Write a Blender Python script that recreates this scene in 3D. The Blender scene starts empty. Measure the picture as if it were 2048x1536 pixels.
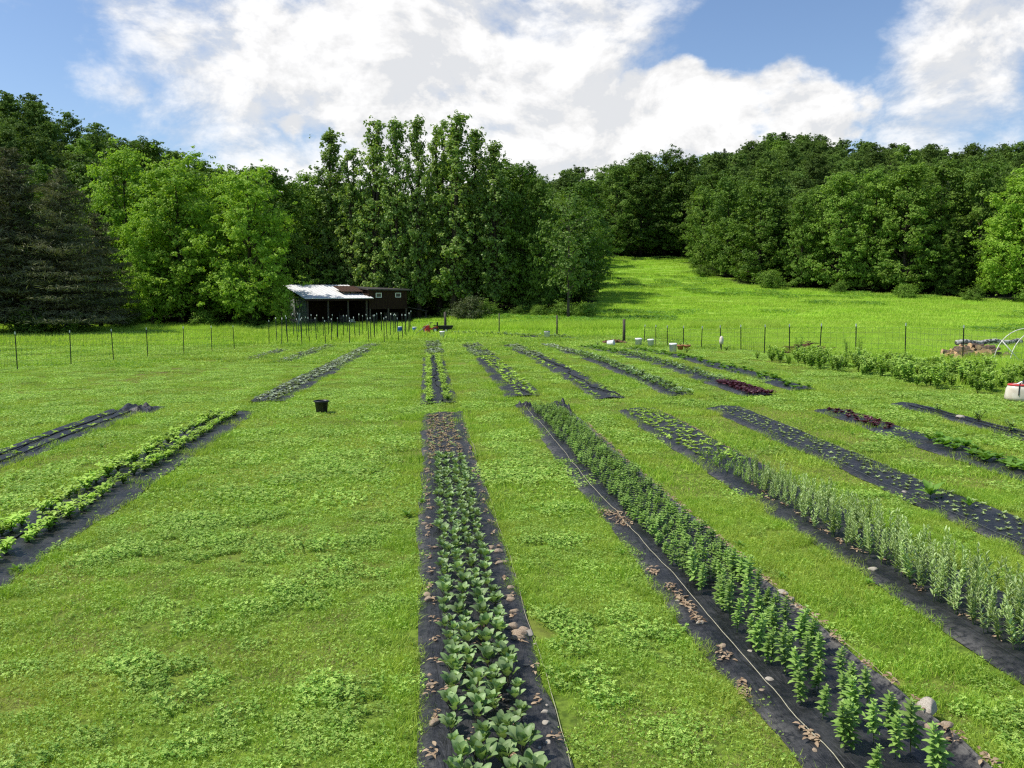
import bpy, math, random
import numpy as np
from mathutils import Vector, Matrix
R = math.radians
rng = np.random.default_rng(7)
rnd = random.Random(11)
SC = bpy.context.scene
COL = SC.collection

# ------------------------------------------------------------------ terrain
def sst(a, b, t):
    t = np.clip((t - a) / (b - a), 0, 1)
    return t * t * (3 - 2 * t)

def terr(x, y):
    x = np.asarray(x, float); y = np.asarray(y, float)
    s = -0.008 + np.where(x > 0, 0.018, 0.008) * np.clip(x / 9, -1, 1)
    base = s * (np.clip(y, 0, 40) - 10) * (1 - 0.8 * sst(28, 70, y) * (x > 0)) - 0.6 * sst(28, 72, y) - 0.1 * sst(30, 58, y) * sst(4, 10, x) * (1 - sst(80, 110, y))
    u = x / np.maximum(y, 40)
    us = [-1.6, -.9, -.47, -.164, .1, .25, .32, .41, .5, .62, .75, 1.2, 2]
    h = np.interp(u, us, [44, 48, 42, 21, 17, 25, 38, 51, 48, 46, 48, 44, 42])
    y1 = np.interp(u, us, [150, 200, 240, 250, 290, 330, 340, 350, 350, 350, 350, 330, 300])
    left = h * sst(0, 1, np.clip((y - 96) / (y1 - 96), 0, 1) * .5) * 2 * .98
    right = np.interp(y, [0, 72, 95, 115, 125, 148, 165, 185, 200, 250, 300, 350, 420, 2000],
                      [0, 0, .4, 1.6, 2.4, 4.3, 6.6, 10, 13, 27, 40, 47.5, 46, 46])
    right = right * np.where(y > 200, 1 + (h / 47 - 1) * sst(200, 340, y), 1)
    w = sst(-.02, .12, u)
    return base + left * (1 - w) + right * w - np.maximum(y - 420, 0) * 0.05

def tz(x, y):
    return float(terr(x, y))

_G = rng.random((64, 64))
def vnoise(x, y):
    x = np.asarray(x, float); y = np.asarray(y, float)
    xi = np.floor(x).astype(int); yi = np.floor(y).astype(int)
    fx = x - xi; fy = y - yi
    fx = fx * fx * (3 - 2 * fx); fy = fy * fy * (3 - 2 * fy)
    g = lambda a, b: _G[a % 64, b % 64]
    return (g(xi, yi) * (1 - fx) + g(xi + 1, yi) * fx) * (1 - fy) + (g(xi, yi + 1) * (1 - fx) + g(xi + 1, yi + 1) * fx) * fy
def fbm(x, y):
    return vnoise(x, y) * .55 + vnoise(x * 2.1 + 7, y * 2.1 + 3) * .28 + vnoise(x * 4.3 + 1, y * 4.3 + 9) * .17

# ------------------------------------------------------------------ node helpers
class NB:
    def __init__(s, tree): s.t = tree; s.n = tree.nodes; s.l = tree.links
    def new(s, typ, **kw):
        n = s.n.new(typ)
        for k, v in kw.items(): setattr(n, k, v)
        return n
    def put(s, sock, v):
        if hasattr(v, 'links') or isinstance(v, bpy.types.NodeSocket): s.l.new(v, sock)
        else:
            if isinstance(v, (tuple, list)) and sock.type == 'RGBA' and len(v) == 3: v = (*v, 1)
            sock.default_value = v
    def math(s, op, a, b=0.0, c=0.0, clamp=False):
        n = s.new('ShaderNodeMath', operation=op, use_clamp=clamp)
        for i, v in enumerate((a, b, c)): s.put(n.inputs[i], v)
        return n.outputs[0]
    def vmath(s, op, a, b=(0, 0, 0)):
        n = s.new('ShaderNodeVectorMath', operation=op)
        s.put(n.inputs[0], a)
        if op == 'SCALE': s.put(n.inputs['Scale'], b)
        else: s.put(n.inputs[1], b)
        return n.outputs['Value'] if op in ('DOT_PRODUCT', 'LENGTH') else n.outputs[0]
    def mix(s, f, a, b, mode='MIX'):
        n = s.new('ShaderNodeMix', data_type='RGBA', blend_type=mode)
        s.put(n.inputs[0], f); s.put(n.inputs[6], a); s.put(n.inputs[7], b)
        return n.outputs[2]
    def noise(s, vec, scale, detail=3, rough=.55, dist=0.0):
        n = s.new('ShaderNodeTexNoise')
        if vec is not None: s.put(n.inputs['Vector'], vec)
        n.inputs['Scale'].default_value = scale; n.inputs['Detail'].default_value = detail
        n.inputs['Roughness'].default_value = rough; n.inputs['Distortion'].default_value = dist
        return n.outputs[0]
    def step(s, v, a, b):
        n = s.new('ShaderNodeMapRange', interpolation_type='SMOOTHSTEP')
        s.put(n.inputs[0], v); n.inputs[1].default_value = a; n.inputs[2].default_value = b
        return n.outputs[0]
    def pos(s): return s.new('ShaderNodeNewGeometry').outputs['Position']
    def obj(s): return s.new('ShaderNodeTexCoord').outputs['Object']
    def attr(s, name): return s.new('ShaderNodeAttribute', attribute_name=name).outputs['Fac']
    def orand(s): return s.new('ShaderNodeObjectInfo').outputs['Random']

def newmat(name):
    m = bpy.data.materials.new(name); m.use_nodes = True
    nt = m.node_tree; nt.nodes.clear()
    b = NB(nt); out = b.new('ShaderNodeOutputMaterial')
    return m, b, out

def pbsdf(b, out, col, rough=.6, spec=.3, metal=0.0, bump=None, bstr=.3, bdist=.01):
    p = b.new('ShaderNodeBsdfPrincipled')
    b.put(p.inputs['Base Color'], col); b.put(p.inputs['Roughness'], rough)
    p.inputs['Specular IOR Level'].default_value = spec; p.inputs['Metallic'].default_value = metal
    if bump is not None:
        bn = b.new('ShaderNodeBump'); bn.inputs['Strength'].default_value = bstr; bn.inputs['Distance'].default_value = bdist
        b.put(bn.inputs['Height'], bump); b.l.new(bn.outputs[0], p.inputs['Normal'])
    b.l.new(p.outputs[0], out.inputs[0])
    return p

def simple(name, c1, c2, scale=8, rough=.6, spec=.3, metal=0.0, stretch=(1, 1, 1), bstr=.25, bdist=.004, lo=.3, hi=.7):
    m, b, out = newmat(name)
    v = b.vmath('MULTIPLY', b.obj(), stretch)
    n = b.noise(v, scale, 5)
    col = b.mix(b.step(n, lo, hi), c1, c2)
    pbsdf(b, out, col, rough, spec, metal, n, bstr, bdist)
    return m

def leafmat(name, c1, c2, rough=.5, transl=.3, spec=.12, wvar=None, rvar=.3, tint=(1.15, 1.2, .45)):
    """c1..c2 by per-leaf 'cv'; object random changes brightness; wvar=(scale, colour, amount) changes hue over the field"""
    m, b, out = newmat(name)
    col = b.mix(b.attr('cv'), c1, c2)
    k = b.math('MULTIPLY_ADD', b.orand(), rvar, 1 - rvar * .5)
    col = b.mix(1.0, col, b.new('ShaderNodeCombineColor').outputs[0], 'MULTIPLY') if False else b.vmath('SCALE', col, k)
    if wvar:
        n = b.step(b.noise(b.pos(), wvar[0], 3), .42, .68)
        col = b.mix(b.math('MULTIPLY', n, wvar[2]), col, wvar[1])
    d = b.new('ShaderNodeBsdfPrincipled')
    b.put(d.inputs['Base Color'], col); d.inputs['Roughness'].default_value = rough
    d.inputs['Specular IOR Level'].default_value = spec
    t = b.new('ShaderNodeBsdfTranslucent')
    b.put(t.inputs[0], b.vmath('MULTIPLY', col, tint))
    mx = b.new('ShaderNodeMixShader'); mx.inputs[0].default_value = transl
    b.l.new(d.outputs[0], mx.inputs[1]); b.l.new(t.outputs[0], mx.inputs[2]); b.l.new(mx.outputs[0], out.inputs[0])
    return m

# ------------------------------------------------------------------ mesh helpers
class MB:
    """collects vertices and polygons, with one 'cv' value per vertex and a material index per face"""
    def __init__(s): s.v = []; s.f = []; s.c = []; s.m = []
    def add(s, vs, fs, cv=.5, mi=0):
        o = len(s.v); s.v += [tuple(p) for p in vs]; s.c += [cv] * len(vs)
        for f in fs: s.f.append(tuple(i + o for i in f)); s.m.append(mi)
    def tube(s, pts, rad, n=6, cv=.5, mi=0, cap=True):
        pts = [Vector(p) for p in pts]; vs = []; fs = []
        if not hasattr(rad, '__len__'): rad = [rad] * len(pts)
        ref = None
        for i, p in enumerate(pts):
            d = (pts[min(i + 1, len(pts) - 1)] - pts[max(i - 1, 0)]).normalized()
            if ref is None: ref = d.orthogonal().normalized()
            ref = (ref - d * ref.dot(d)).normalized(); w = d.cross(ref)
            for k in range(n):
                a = 2 * math.pi * k / n
                vs.append(p + (ref * math.cos(a) + w * math.sin(a)) * rad[i])
        for i in range(len(pts) - 1):
            for k in range(n):
                fs.append((i * n + k, i * n + (k + 1) % n, (i + 1) * n + (k + 1) % n, (i + 1) * n + k))
        if cap:
            fs.append(tuple(reversed(range(n)))); fs.append(tuple(range((len(pts) - 1) * n, len(pts) * n)))
        s.add(vs, fs, cv, mi)
    def box(s, c, d, rot=0, mi=0, cv=.5, mat=None):
        hx, hy, hz = d[0] / 2, d[1] / 2, d[2] / 2
        M = mat or Matrix.Rotation(rot, 3, 'Z'); c = Vector(c)
        vs = [c + M @ Vector((x, y, z)) for x in (-hx, hx) for y in (-hy, hy) for z in (-hz, hz)]
        s.add(vs, [(0, 1, 3, 2), (4, 6, 7, 5), (0, 4, 5, 1), (2, 3, 7, 6), (0, 2, 6, 4), (1, 5, 7, 3)], cv, mi)
    def lathe(s, prof, n=20, c=(0, 0, 0), mi=0, sx=1, sy=1):
        vs = []; fs = []
        for r, z in prof:
            for k in range(n):
                a = 2 * math.pi * k / n; vs.append((c[0] + r * math.cos(a) * sx, c[1] + r * math.sin(a) * sy, c[2] + z))
        for i in range(len(prof) - 1):
            for k in range(n): fs.append((i * n + k, i * n + (k + 1) % n, (i + 1) * n + (k + 1) % n, (i + 1) * n + k))
        s.add(vs, fs, .5, mi)
    def prism(s, poly, a, b, mi=0):
        """poly: list of 3D points; extruded by vector b-a"""
        a = Vector(a); n = len(poly); d = Vector(b)
        vs = [Vector(p) + a for p in poly] + [Vector(p) + a + d for p in poly]
        fs = [tuple(range(n)), tuple(reversed(range(n, 2 * n)))] + [(i, i + n, (i + 1) % n + n, (i + 1) % n) for i in range(n)]
        s.add(vs, fs, .5, mi)
    def mesh(s, name, mats, smooth=False):
        me = bpy.data.meshes.new(name)
        me.from_pydata(s.v, [], s.f)
        for m in (mats if isinstance(mats, (list, tuple)) else [mats]): me.materials.append(m)
        me.polygons.foreach_set('material_index', s.m)
        if smooth: me.polygons.foreach_set('use_smooth', [True] * len(s.f))
        a = me.attributes.new('cv', 'FLOAT', 'POINT'); a.data.foreach_set('value', s.c)
        me.update(); return me

def npmesh(name, V, Q, cv, mats, mi=None, smooth=False):
    """V (n,3), Q (m,4) quads"""
    me = bpy.data.meshes.new(name)
    me.vertices.add(len(V)); me.vertices.foreach_set('co', np.asarray(V, np.float32).ravel())
    me.loops.add(Q.size); me.loops.foreach_set('vertex_index', Q.astype(np.int32).ravel())
    me.polygons.add(len(Q)); me.polygons.foreach_set('loop_start', np.arange(0, Q.size, 4, dtype=np.int32))
    for m in (mats if isinstance(mats, (list, tuple)) else [mats]): me.materials.append(m)
    if mi is not None: me.polygons.foreach_set('material_index', np.asarray(mi, np.int32))
    me.polygons.foreach_set('use_smooth', np.full(len(Q), smooth))
    a = me.attributes.new('cv', 'FLOAT', 'POINT'); a.data.foreach_set('value', np.asarray(cv, np.float32))
    me.update(calc_edges=True); me.validate(); return me

def tag(o, label=None, cat=None, group=None, kind=None):
    if label: o['label'] = label
    if cat: o['category'] = cat
    if group: o['group'] = group
    if kind: o['kind'] = kind
    return o
def link(name, me, parent=None, loc=(0, 0, 0), rz=0, sc=1):
    o = bpy.data.objects.new(name, me); COL.objects.link(o)
    o.location = loc; o.rotation_euler = (0, 0, rz)
    o.scale = (sc, sc, sc) if not hasattr(sc, '__len__') else sc
    if parent: o.parent = parent
    return o
def empty(name, label, cat, loc=(0, 0, 0), rz=0, group=None, sc=1):
    o = link(name, None, None, loc, rz, sc); o.empty_display_size = .2
    return tag(o, label, cat, group)
def part(name, mb, mat, parent, smooth=False, label=None):
    o = link(name, mb.mesh(name, mat, smooth), parent)
    if label: o['label'] = label
    return o
def dup(root, loc, rz=0, sc=1, label=None, group=None):
    r = root.copy(); COL.objects.link(r); r.location = loc; r.rotation_euler = (0, 0, rz)
    r.scale = (sc, sc, sc) if not hasattr(sc, '__len__') else sc
    if label: r['label'] = label
    if group: r['group'] = group
    for ch in list(root.children):
        c = ch.copy(); COL.objects.link(c); c.parent = r
        for g in list(ch.children):
            d = g.copy(); COL.objects.link(d); d.parent = c
    return r

# scatter: one object whose points carry instances from a source collection that lives outside the scene
def scatter(name, pts, idx, rz, sc, srcs, kind='stuff', tilt=None):
    c = bpy.data.collections.new(name + '_sources')
    for i, me in enumerate(srcs):
        c.objects.link(bpy.data.objects.new('%s_source_%02d' % (name, i), me))
    me = bpy.data.meshes.new(name); n = len(pts)
    me.vertices.add(n); me.vertices.foreach_set('co', np.asarray(pts, np.float32).ravel())
    for an, ty, val in (('idx', 'INT', np.asarray(idx, np.int32)), ('sc', 'FLOAT', np.asarray(sc, np.float32))):
        me.attributes.new(an, ty, 'POINT').data.foreach_set('value', val)
    rot = np.zeros((n, 3), np.float32); rot[:, 2] = rz
    if tilt is not None: rot[:, :2] = tilt
    me.attributes.new('rot', 'FLOAT_VECTOR', 'POINT').data.foreach_set('vector', rot.ravel())
    o = link(name, me)
    ng = bpy.data.node_groups.new(name + '_nodes', 'GeometryNodeTree')
    ng.interface.new_socket('Geometry', in_out='INPUT', socket_type='NodeSocketGeometry')
    ng.interface.new_socket('Geometry', in_out='OUTPUT', socket_type='NodeSocketGeometry')
    N = ng.nodes; L = ng.links
    gi = N.new('NodeGroupInput'); go = N.new('NodeGroupOutput')
    ci = N.new('GeometryNodeCollectionInfo'); ci.inputs['Collection'].default_value = c
    ci.inputs['Separate Children'].default_value = True; ci.inputs['Reset Children'].default_value = True
    ip = N.new('GeometryNodeInstanceOnPoints'); ip.inputs['Pick Instance'].default_value = True
    def na(nm, dt):
        a = N.new('GeometryNodeInputNamedAttribute'); a.data_type = dt; a.inputs[0].default_value = nm
        return a.outputs[0]
    L.new(gi.outputs[0], ip.inputs['Points']); L.new(ci.outputs[0], ip.inputs['Instance'])
    L.new(na('idx', 'INT'), ip.inputs['Instance Index'])
    er = N.new('FunctionNodeEulerToRotation'); L.new(na('rot', 'FLOAT_VECTOR'), er.inputs[0])
    L.new(er.outputs[0], ip.inputs['Rotation']); L.new(na('sc', 'FLOAT'), ip.inputs['Scale'])
    L.new(ip.outputs[0], go.inputs[0])
    md = o.modifiers.new('scatter', 'NODES'); md.node_group = ng
    return tag(o, kind=kind)

# ------------------------------------------------------------------ materials
M = {}
def mk_ground():
    m, b, out = newmat('ground_soil_and_turf')
    p = b.pos()
    n1 = b.noise(p, 9, 6, .65); n2 = b.noise(p, .35, 4)
    lawn = b.mix(b.step(n1, .3, .7), (.05, .085, .012), (.19, .28, .035))
    lawn = b.mix(b.math('MULTIPLY', b.step(n2, .45, .7), .6), lawn, (.20, .20, .045))
    mead = b.mix(b.step(b.noise(p, .8, 6, .7), .3, .7), (.20, .38, .035), (.36, .53, .08))
    col = b.mix(b.attr('meadow'), lawn, mead)
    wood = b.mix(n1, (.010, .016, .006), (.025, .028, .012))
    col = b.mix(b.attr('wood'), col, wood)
    col = b.mix(b.attr('bare'), col, b.mix(n1, (.10, .06, .03), (.22, .15, .08)))
    pbsdf(b, out, col, .9, .1, 0, n1, .5, .03)
    return m
M['ground'] = mk_ground()

def mk_fabric():
    m, b, out = newmat('black_landscape_fabric')
    p = b.pos()
    big = b.noise(p, 2.2, 4, .6); fine = b.noise(p, 14, 5, .65)
    w1 = b.new('ShaderNodeTexWave', bands_direction='X'); w1.inputs['Scale'].default_value = 60; b.l.new(p, w1.inputs['Vector'])
    dust = b.step(b.math('ADD', b.math('MULTIPLY', big, .6), b.math('MULTIPLY', fine, .5)), .46, .72)
    col = b.mix(dust, (.0075, .008, .009), (.038, .0385, .039))
    edge = b.attr('cv')
    col = b.mix(b.math('MULTIPLY', edge, b.step(fine, .35, .6)), col, (.16, .15, .13))
    pr = pbsdf(b, out, col, b.math('MULTIPLY_ADD', big, .3, .33), .42, 0, b.math('ADD', b.math('MULTIPLY', big, 2.0), b.math('ADD', fine, b.math('MULTIPLY', b.noise(b.vmath('MULTIPLY', p, (6, .9, 1)), 1.6, 4, .6, .8), 2.2))), .75, .022)
    return m
M['fabric'] = mk_fabric()
WV = (.5, (.52, .57, .12), .5)
M['grass'] = leafmat('lawn_grass_blades', (.13, .30, .024), (.53, .70, .105), .45, .34, .12, WV, .3)
M['clover'] = leafmat('clover_leaves', (.14, .31, .036), (.52, .70, .16), .5, .28, .12, None, .35)
M['meadow'] = leafmat('meadow_grass_blades', (.32, .53, .055), (.54, .70, .12), .6, .34, .05, (.09, (.48, .60, .12), .5), .3)
M['dry'] = leafmat('dry_straw', (.22, .16, .08), (.42, .32, .17), .7, .15, .1)
M['kale'] = leafmat('cabbage_leaf', (.10, .20, .055), (.31, .43, .18), .42, .24, .22, None, .55)
M['kstem'] = leafmat('cabbage_stalk', (.05, .035, .03), (.09, .10, .05), .5, 0, .3)
M['mint'] = leafmat('mint_leaf', (.11, .25, .032), (.33, .48, .12), .45, .26, .22, None, .55)
M['sage'] = leafmat('pale_herb_leaf', (.25, .38, .11), (.48, .60, .26), .6, .25, .15, None, .55)
M['stem'] = leafmat('green_stem', (.06, .11, .03), (.12, .17, .05), .5, .05, .2)
M['lime'] = leafmat('lime_leaf', (.24, .44, .04), (.46, .64, .12), .5, .32, .2, None, .55)
M['seedling'] = leafmat('seedling_leaf', (.16, .26, .08), (.38, .47, .20), .5, .25, .2, None, .55)
M['greyleaf'] = leafmat('grey_leaf', (.15, .22, .11), (.40, .46, .32), .5, .2, .25, None, .4)
M['purple'] = leafmat('purple_leaf', (.045, .012, .020), (.12, .045, .055), .4, .18, .3, None, .4, (1.2, .7, .8))
M['shrub'] = leafmat('raspberry_leaf', (.19, .37, .045), (.45, .62, .14), .5, .3, .18, None, .3)
M['weed'] = leafmat('weed_leaf', (.08, .20, .025), (.20, .36, .06), .5, .3, .15, None, .3)
M['maple'] = leafmat('bright_maple_foliage', (.17, .33, .025), (.42, .60, .09), .5, .36, .12, None, .25)
M['poplar'] = leafmat('poplar_foliage', (.11, .22, .035), (.37, .48, .13), .40, .36, .25, None, .25)
M['oak'] = leafmat('dark_broadleaf_foliage', (.048, .115, .016), (.22, .34, .05), .5, .28, .15, None, .5)
M['oak2'] = leafmat('mid_broadleaf_foliage', (.10, .21, .025), (.30, .44, .07), .5, .3, .15, None, .4)
M['far'] = leafmat('hillside_foliage', (.055, .118, .022), (.19, .285, .06), .6, .25, .08, (.03, (.20, .31, .075), .5), .9)  # greens lifted and greyed: distance haze is put into the leaf colour
M['pine'] = leafmat('pine_needles', (.05, .07, .034), (.27, .27, .15), .6, .12, .1, None, .3)
M['bushy'] = leafmat('understorey_foliage', (.09, .19, .03), (.26, .38, .09), .5, .28, .15, None, .4)
M['greybush'] = leafmat('grey_green_bush_foliage', (.07, .10, .035), (.17, .20, .09), .5, .25, .15)
M['litter'] = leafmat('dead_leaf', (.19, .115, .065), (.44, .33, .21), .7, .1, .15)
M['bark'] = simple('bark', (.028, .022, .016), (.085, .07, .05), 5, .9, .1, 0, (3, 3, .5), .6, .03)
M['birch'] = simple('pale_bark', (.16, .14, .12), (.42, .40, .36), 4, .8, .1, 0, (1, 1, 3), .4, .02)
M['wood'] = simple('weathered_post_wood', (.045, .038, .03), (.14, .12, .095), 6, .85, .15, 0, (8, 8, .7), .5, .01)
M['board'] = simple('dark_brown_boards', (.020, .011, .007), (.045, .025, .016), 3, .8, .15, 0, (6, 6, .3), .5, .01)
M['whitemetal'] = simple('white_roof_metal', (.80, .80, .79), (.86, .86, .85), 2, .35, .5, .0, (1, 1, 1), .1, .005)
M['rust'] = simple('rusty_roof_metal', (.035, .025, .02), (.12, .06, .04), 3, .7, .3, .2, (8, .6, 1), .3, .01)
M['darkmetal'] = simple('dark_roof_metal', (.05, .045, .045), (.09, .085, .08), 2, .6, .3, .2)
M['gable'] = simple('pale_wall_boards', (.20, .23, .20), (.34, .37, .33), 4, .7, .2, 0, (6, 6, .4), .3, .01)
M['winframe'] = simple('white_window_paint', (.70, .70, .68), (.80, .80, .78), 9, .5)
M['glass'] = simple('dark_window_glass', (.015, .018, .02), (.03, .035, .04), 2, .12, .6, 0, (1, 1, 1), .02, .001)
M['inside'] = simple('shed_clutter', (.03, .028, .026), (.10, .09, .08), 3, .8)
M['dgreen'] = simple('dark_green_post_paint', (.008, .016, .011), (.022, .032, .022), 12, .5, .4)
M['tip'] = simple('white_post_tip', (.62, .62, .60), (.78, .78, .75), 20, .5)
M['wire'] = simple('galvanised_wire', (.10, .11, .10), (.22, .22, .21), 20, .45, .5, .6)
M['pot'] = simple('black_pot_plastic', (.010, .010, .011), (.022, .022, .022), 10, .42, .45)
M['soil'] = simple('dark_soil', (.02, .014, .01), (.06, .04, .028), 14, .95, .05, 0, (1, 1, 1), .8, .02)
M['white'] = simple('white_bucket_plastic', (.80, .80, .78), (.86, .86, .85), 6, .4, .4)
M['cream'] = simple('cream_tank_plastic', (.58, .50, .38), (.76, .70, .58), 4, .4, .4)
M['red'] = simple('red_paint', (.42, .02, .02), (.58, .045, .035), 5, .4, .5)
M['blue'] = simple('blue_drum_plastic', (.012, .07, .30), (.03, .13, .44), 5, .4, .4)
M['black'] = simple('black_rubber', (.010, .010, .010), (.025, .025, .025), 9, .6, .3)
M['steel'] = simple('grey_steel', (.25, .25, .25), (.45, .45, .44), 9, .4, .5, .5)
M['terra'] = simple('terracotta', (.34, .13, .06), (.48, .22, .11), 7, .7)
M['pvc'] = simple('white_pipe_plastic', (.66, .63, .54), (.80, .78, .70), 9, .4, .4)
M['cut'] = simple('fresh_cut_wood', (.45, .27, .13), (.66, .46, .25), 9, .8, .1)
M['logbark'] = simple('log_bark', (.09, .065, .045), (.22, .16, .11), 7, .9, .1, 0, (1, 1, 1), .6, .02)
M['birchlog'] = simple('grey_birch_log', (.10, .10, .085), (.50, .49, .44), 7, .85, .1, 0, (1, 1, 1), .5, .02, .45, .55)
M['stick'] = simple('brown_sticks', (.07, .035, .018), (.20, .11, .06), 7, .9)
M['stone'] = simple('tan_stone', (.20, .14, .09), (.46, .37, .27), 9, .85, .15, 0, (1, 1, 1), .5, .01)
M['palestone'] = simple('pale_stone', (.30, .26, .20), (.52, .47, .39), 12, .85, .15, 0, (1, 1, 1), .4, .008)
M['cord'] = simple('pale_yellow_cord', (.36, .33, .22), (.50, .47, .34), 30, .7)
M['hose'] = simple('black_drip_hose', (.008, .008, .009), (.02, .02, .022), 15, .4, .4)

# ------------------------------------------------------------------ bed layout  (x0, x1, y0, y1)
BEDS = {
 'N0': (-.13, .99, 4.2, 23.5), 'N1': (2.56, 3.92, 3.6, 24.0), 'N2': (5.14, 6.36, 4.6, 22.7), 'N3': (7.58, 8.62, 7.5, 22.5),
 'N4': (10.22, 11.22, 11, 21.6), 'N5': (12.9, 13.7, 13.5, 22.5), 'N6': (15.6, 16.3, 16.5, 20.4),
 'W1': (-6.12, -4.82, 6.0, 24.9), 'W2': (-9.3, -8.22, 10, 25.9),
 'F0': (-.2, .95, 25.5, 47.2), 'F0b': (-.16, 1.08, 48.6, 62.5), 'F1': (2.45, 3.65, 26.3, 43.6), 'F1b': (2.42, 3.72, 44.9, 58.2),
 'F2': (5.02, 6.05, 25.0, 55.5), 'F3': (7.27, 8.15, 24.9, 54.5), 'F4': (9.35, 10.45, 24.4, 52.0), 'F5': (11.35, 12.35, 25.5, 49.0),
 'G1': (-5.6, -4.4, 27.2, 65.0), 'G2': (-8.35, -7.2, 47.5, 64.8), 'G3': (-10.5, -9.6, 50.5, 61.0),
}
def gx(k, y):       # beds lean very slightly sideways along their length
    return {'G1': .028 * (y - 27), 'G2': .04 * (y - 50), 'F0b': .0, 'F4': -.004 * (y - 25), 'F6': -.03 * (y - 24)}.get(k, 0.0)
def edgew(k, y, side):
    s = sum(map(ord, k)) * 1.7 + side * 31
    return (fbm(y * .55 + s, s) - .5) * .20 + (vnoise(y * 2.3 + s, 5) - .5) * .05

def in_bed(x, y, marg=0.0):
    r = np.zeros(len(x), bool)
    for k, (x0, x1, y0, y1) in BEDS.items():
        xx = x - gx(k, y)
        r |= (xx > x0 + edgew(k, y, 0) + marg) & (xx < x1 + edgew(k, y, 1) - marg) & (y > y0 + marg) & (y < y1 - marg)
    # back bed runs slantwise
    t = (x - 1.2) / 10.4
    yb = 73.2 - t * 5.5
    r |= (t > 0) & (t < 1) & (np.abs(y - yb) < 2.0)
    return r

# ------------------------------------------------------------------ ground sheet
YB = [-.62, 0, .2, .203, .305, .33, .38, .42, .47, .524, .565, .618, .67, .745, 1.0, 1.4]
YV = [101, 104, 106, 186, 186, 165, 149, 142, 137, 132, 128, 125, 121, 118, 108, 95]
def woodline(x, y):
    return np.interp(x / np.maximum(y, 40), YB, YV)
def cgrid(parts):
    a = [parts[0][0]]
    for lo, hi, st in parts:
        n = max(1, int(round((hi - lo) / st))); a += list(np.linspace(lo, hi, n + 1)[1:])
    return np.array(a)
gxs = cgrid([(-900, -200, 50), (-200, -60, 8), (-60, -24, 3), (-24, -14, 1), (-14, 20, .5), (20, 30, 1), (30, 130, 3), (130, 260, 8), (260, 900, 60)])
gys = cgrid([(-60, -4, 8), (-4, 30, .5), (30, 70, 1), (70, 200, 2.5), (200, 440, 6), (440, 1400, 60)])
GX, GY = np.meshgrid(gxs, gys)
GZ = terr(GX, GY)
V = np.stack([GX, GY, GZ], -1).reshape(-1, 3)
ny, nx = GX.shape
I = np.arange(nx * ny).reshape(ny, nx)
Q = np.stack([I[:-1, :-1], I[:-1, 1:], I[1:, 1:], I[1:, :-1]], -1).reshape(-1, 4)
gme = npmesh('ground', V, Q, np.zeros(len(V)), M['ground'], smooth=True)
fx, fy = V[:, 0], V[:, 1]
meadow_w = np.clip(sst(66, 78, fy) * sst(-.3, .15, fx / np.maximum(fy, 40)) + sst(16.5, 21, fx) * sst(22, 30, fy) + sst(-16, -20, fx) * .4, 0, 1)
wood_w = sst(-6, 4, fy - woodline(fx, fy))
bare = np.clip(np.exp(-(((fx + 12.4) / .8) ** 2 + ((fy - 39.5) / 5) ** 2)) * 1.2 + np.exp(-(((fx + 2) / 8) ** 2 + ((fy - 71.5) / 1.5) ** 2)) * .6
               + np.exp(-(((fx - 14.5) / 2) ** 2 + ((fy - 53) / 2.5) ** 2)) * .7, 0, .9)
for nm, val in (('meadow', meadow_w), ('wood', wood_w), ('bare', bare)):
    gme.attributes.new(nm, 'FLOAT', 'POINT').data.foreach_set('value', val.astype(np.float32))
tag(link('ground', gme), kind='structure')

# ------------------------------------------------------------------ fabric strips
BEDLAB = {
 'N0': 'black fabric strip carrying the broad leaved cabbage plants in the middle', 'N1': 'black fabric strip with the dark green minty rows and a pale cord',
 'N2': 'black fabric strip under the tall pale grey green herbs', 'N3': 'black fabric strip dotted with small pale seedlings, ending at the right border',
 'N4': 'black fabric strip with purple lettuce at one end and leafy greens', 'N5': 'bare black fabric strip with one white stone and dark weeds',
 'N6': 'short torn scrap of black fabric beside the cream tank', 'W1': 'black fabric strip with two lime green rows and a hose between', 'W2': 'nearly bare black fabric strip at the left border',
 'F0': 'far fabric strip with two lime green rows, straight ahead', 'F0b': 'short grey fabric strip at the far end of the twin lime rows', 'F1': 'far grey fabric strip with thin weedy rows beside the twin lime rows',
 'F1b': 'short wrinkled fabric strip at the back beside the white bucket end', 'F2': 'far fabric strip with a wandering black hose along it', 'F3': 'far fabric strip with bluish green plants along its right half',
 'F4': 'far fabric strip that ends in a dark red lettuce patch', 'F5': 'overgrown far fabric strip between red lettuce and the shrub row', 'F6': 'fabric strip under the raspberry shrubs at right',
 'G1': 'long fabric strip of grey leaved plants running toward the stakes', 'G2': 'thin fabric strip left of the long grey leaved one', 'G3': 'faint overgrown fabric strip nearest the left fence'}
def fabz(k, X, Y, T):
    s = sum(map(ord, k)); e = np.minimum(T, 1 - T)
    lump = fbm(X * 2.2 + s, Y * 1.3) * .05 + vnoise(X * 7 + s, Y * 3.1) * .016 + np.abs(vnoise(X * 3 + Y * 1.2 + s, Y * .6) - .5) * .03
    Z = terr(X, Y) + .014 + lump * sst(0, .12, e)
    if k in ('N1', 'W2', 'G1', 'N0'):
        side = 1 - T if k in ('N1', 'N0') else T
        Z = Z + {'N1': .085, 'N0': .02}.get(k, .06) * np.exp(-((side - .06) / .05) ** 2) * (.5 + vnoise(Y * 1.7 + s, 2))
    return Z
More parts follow.
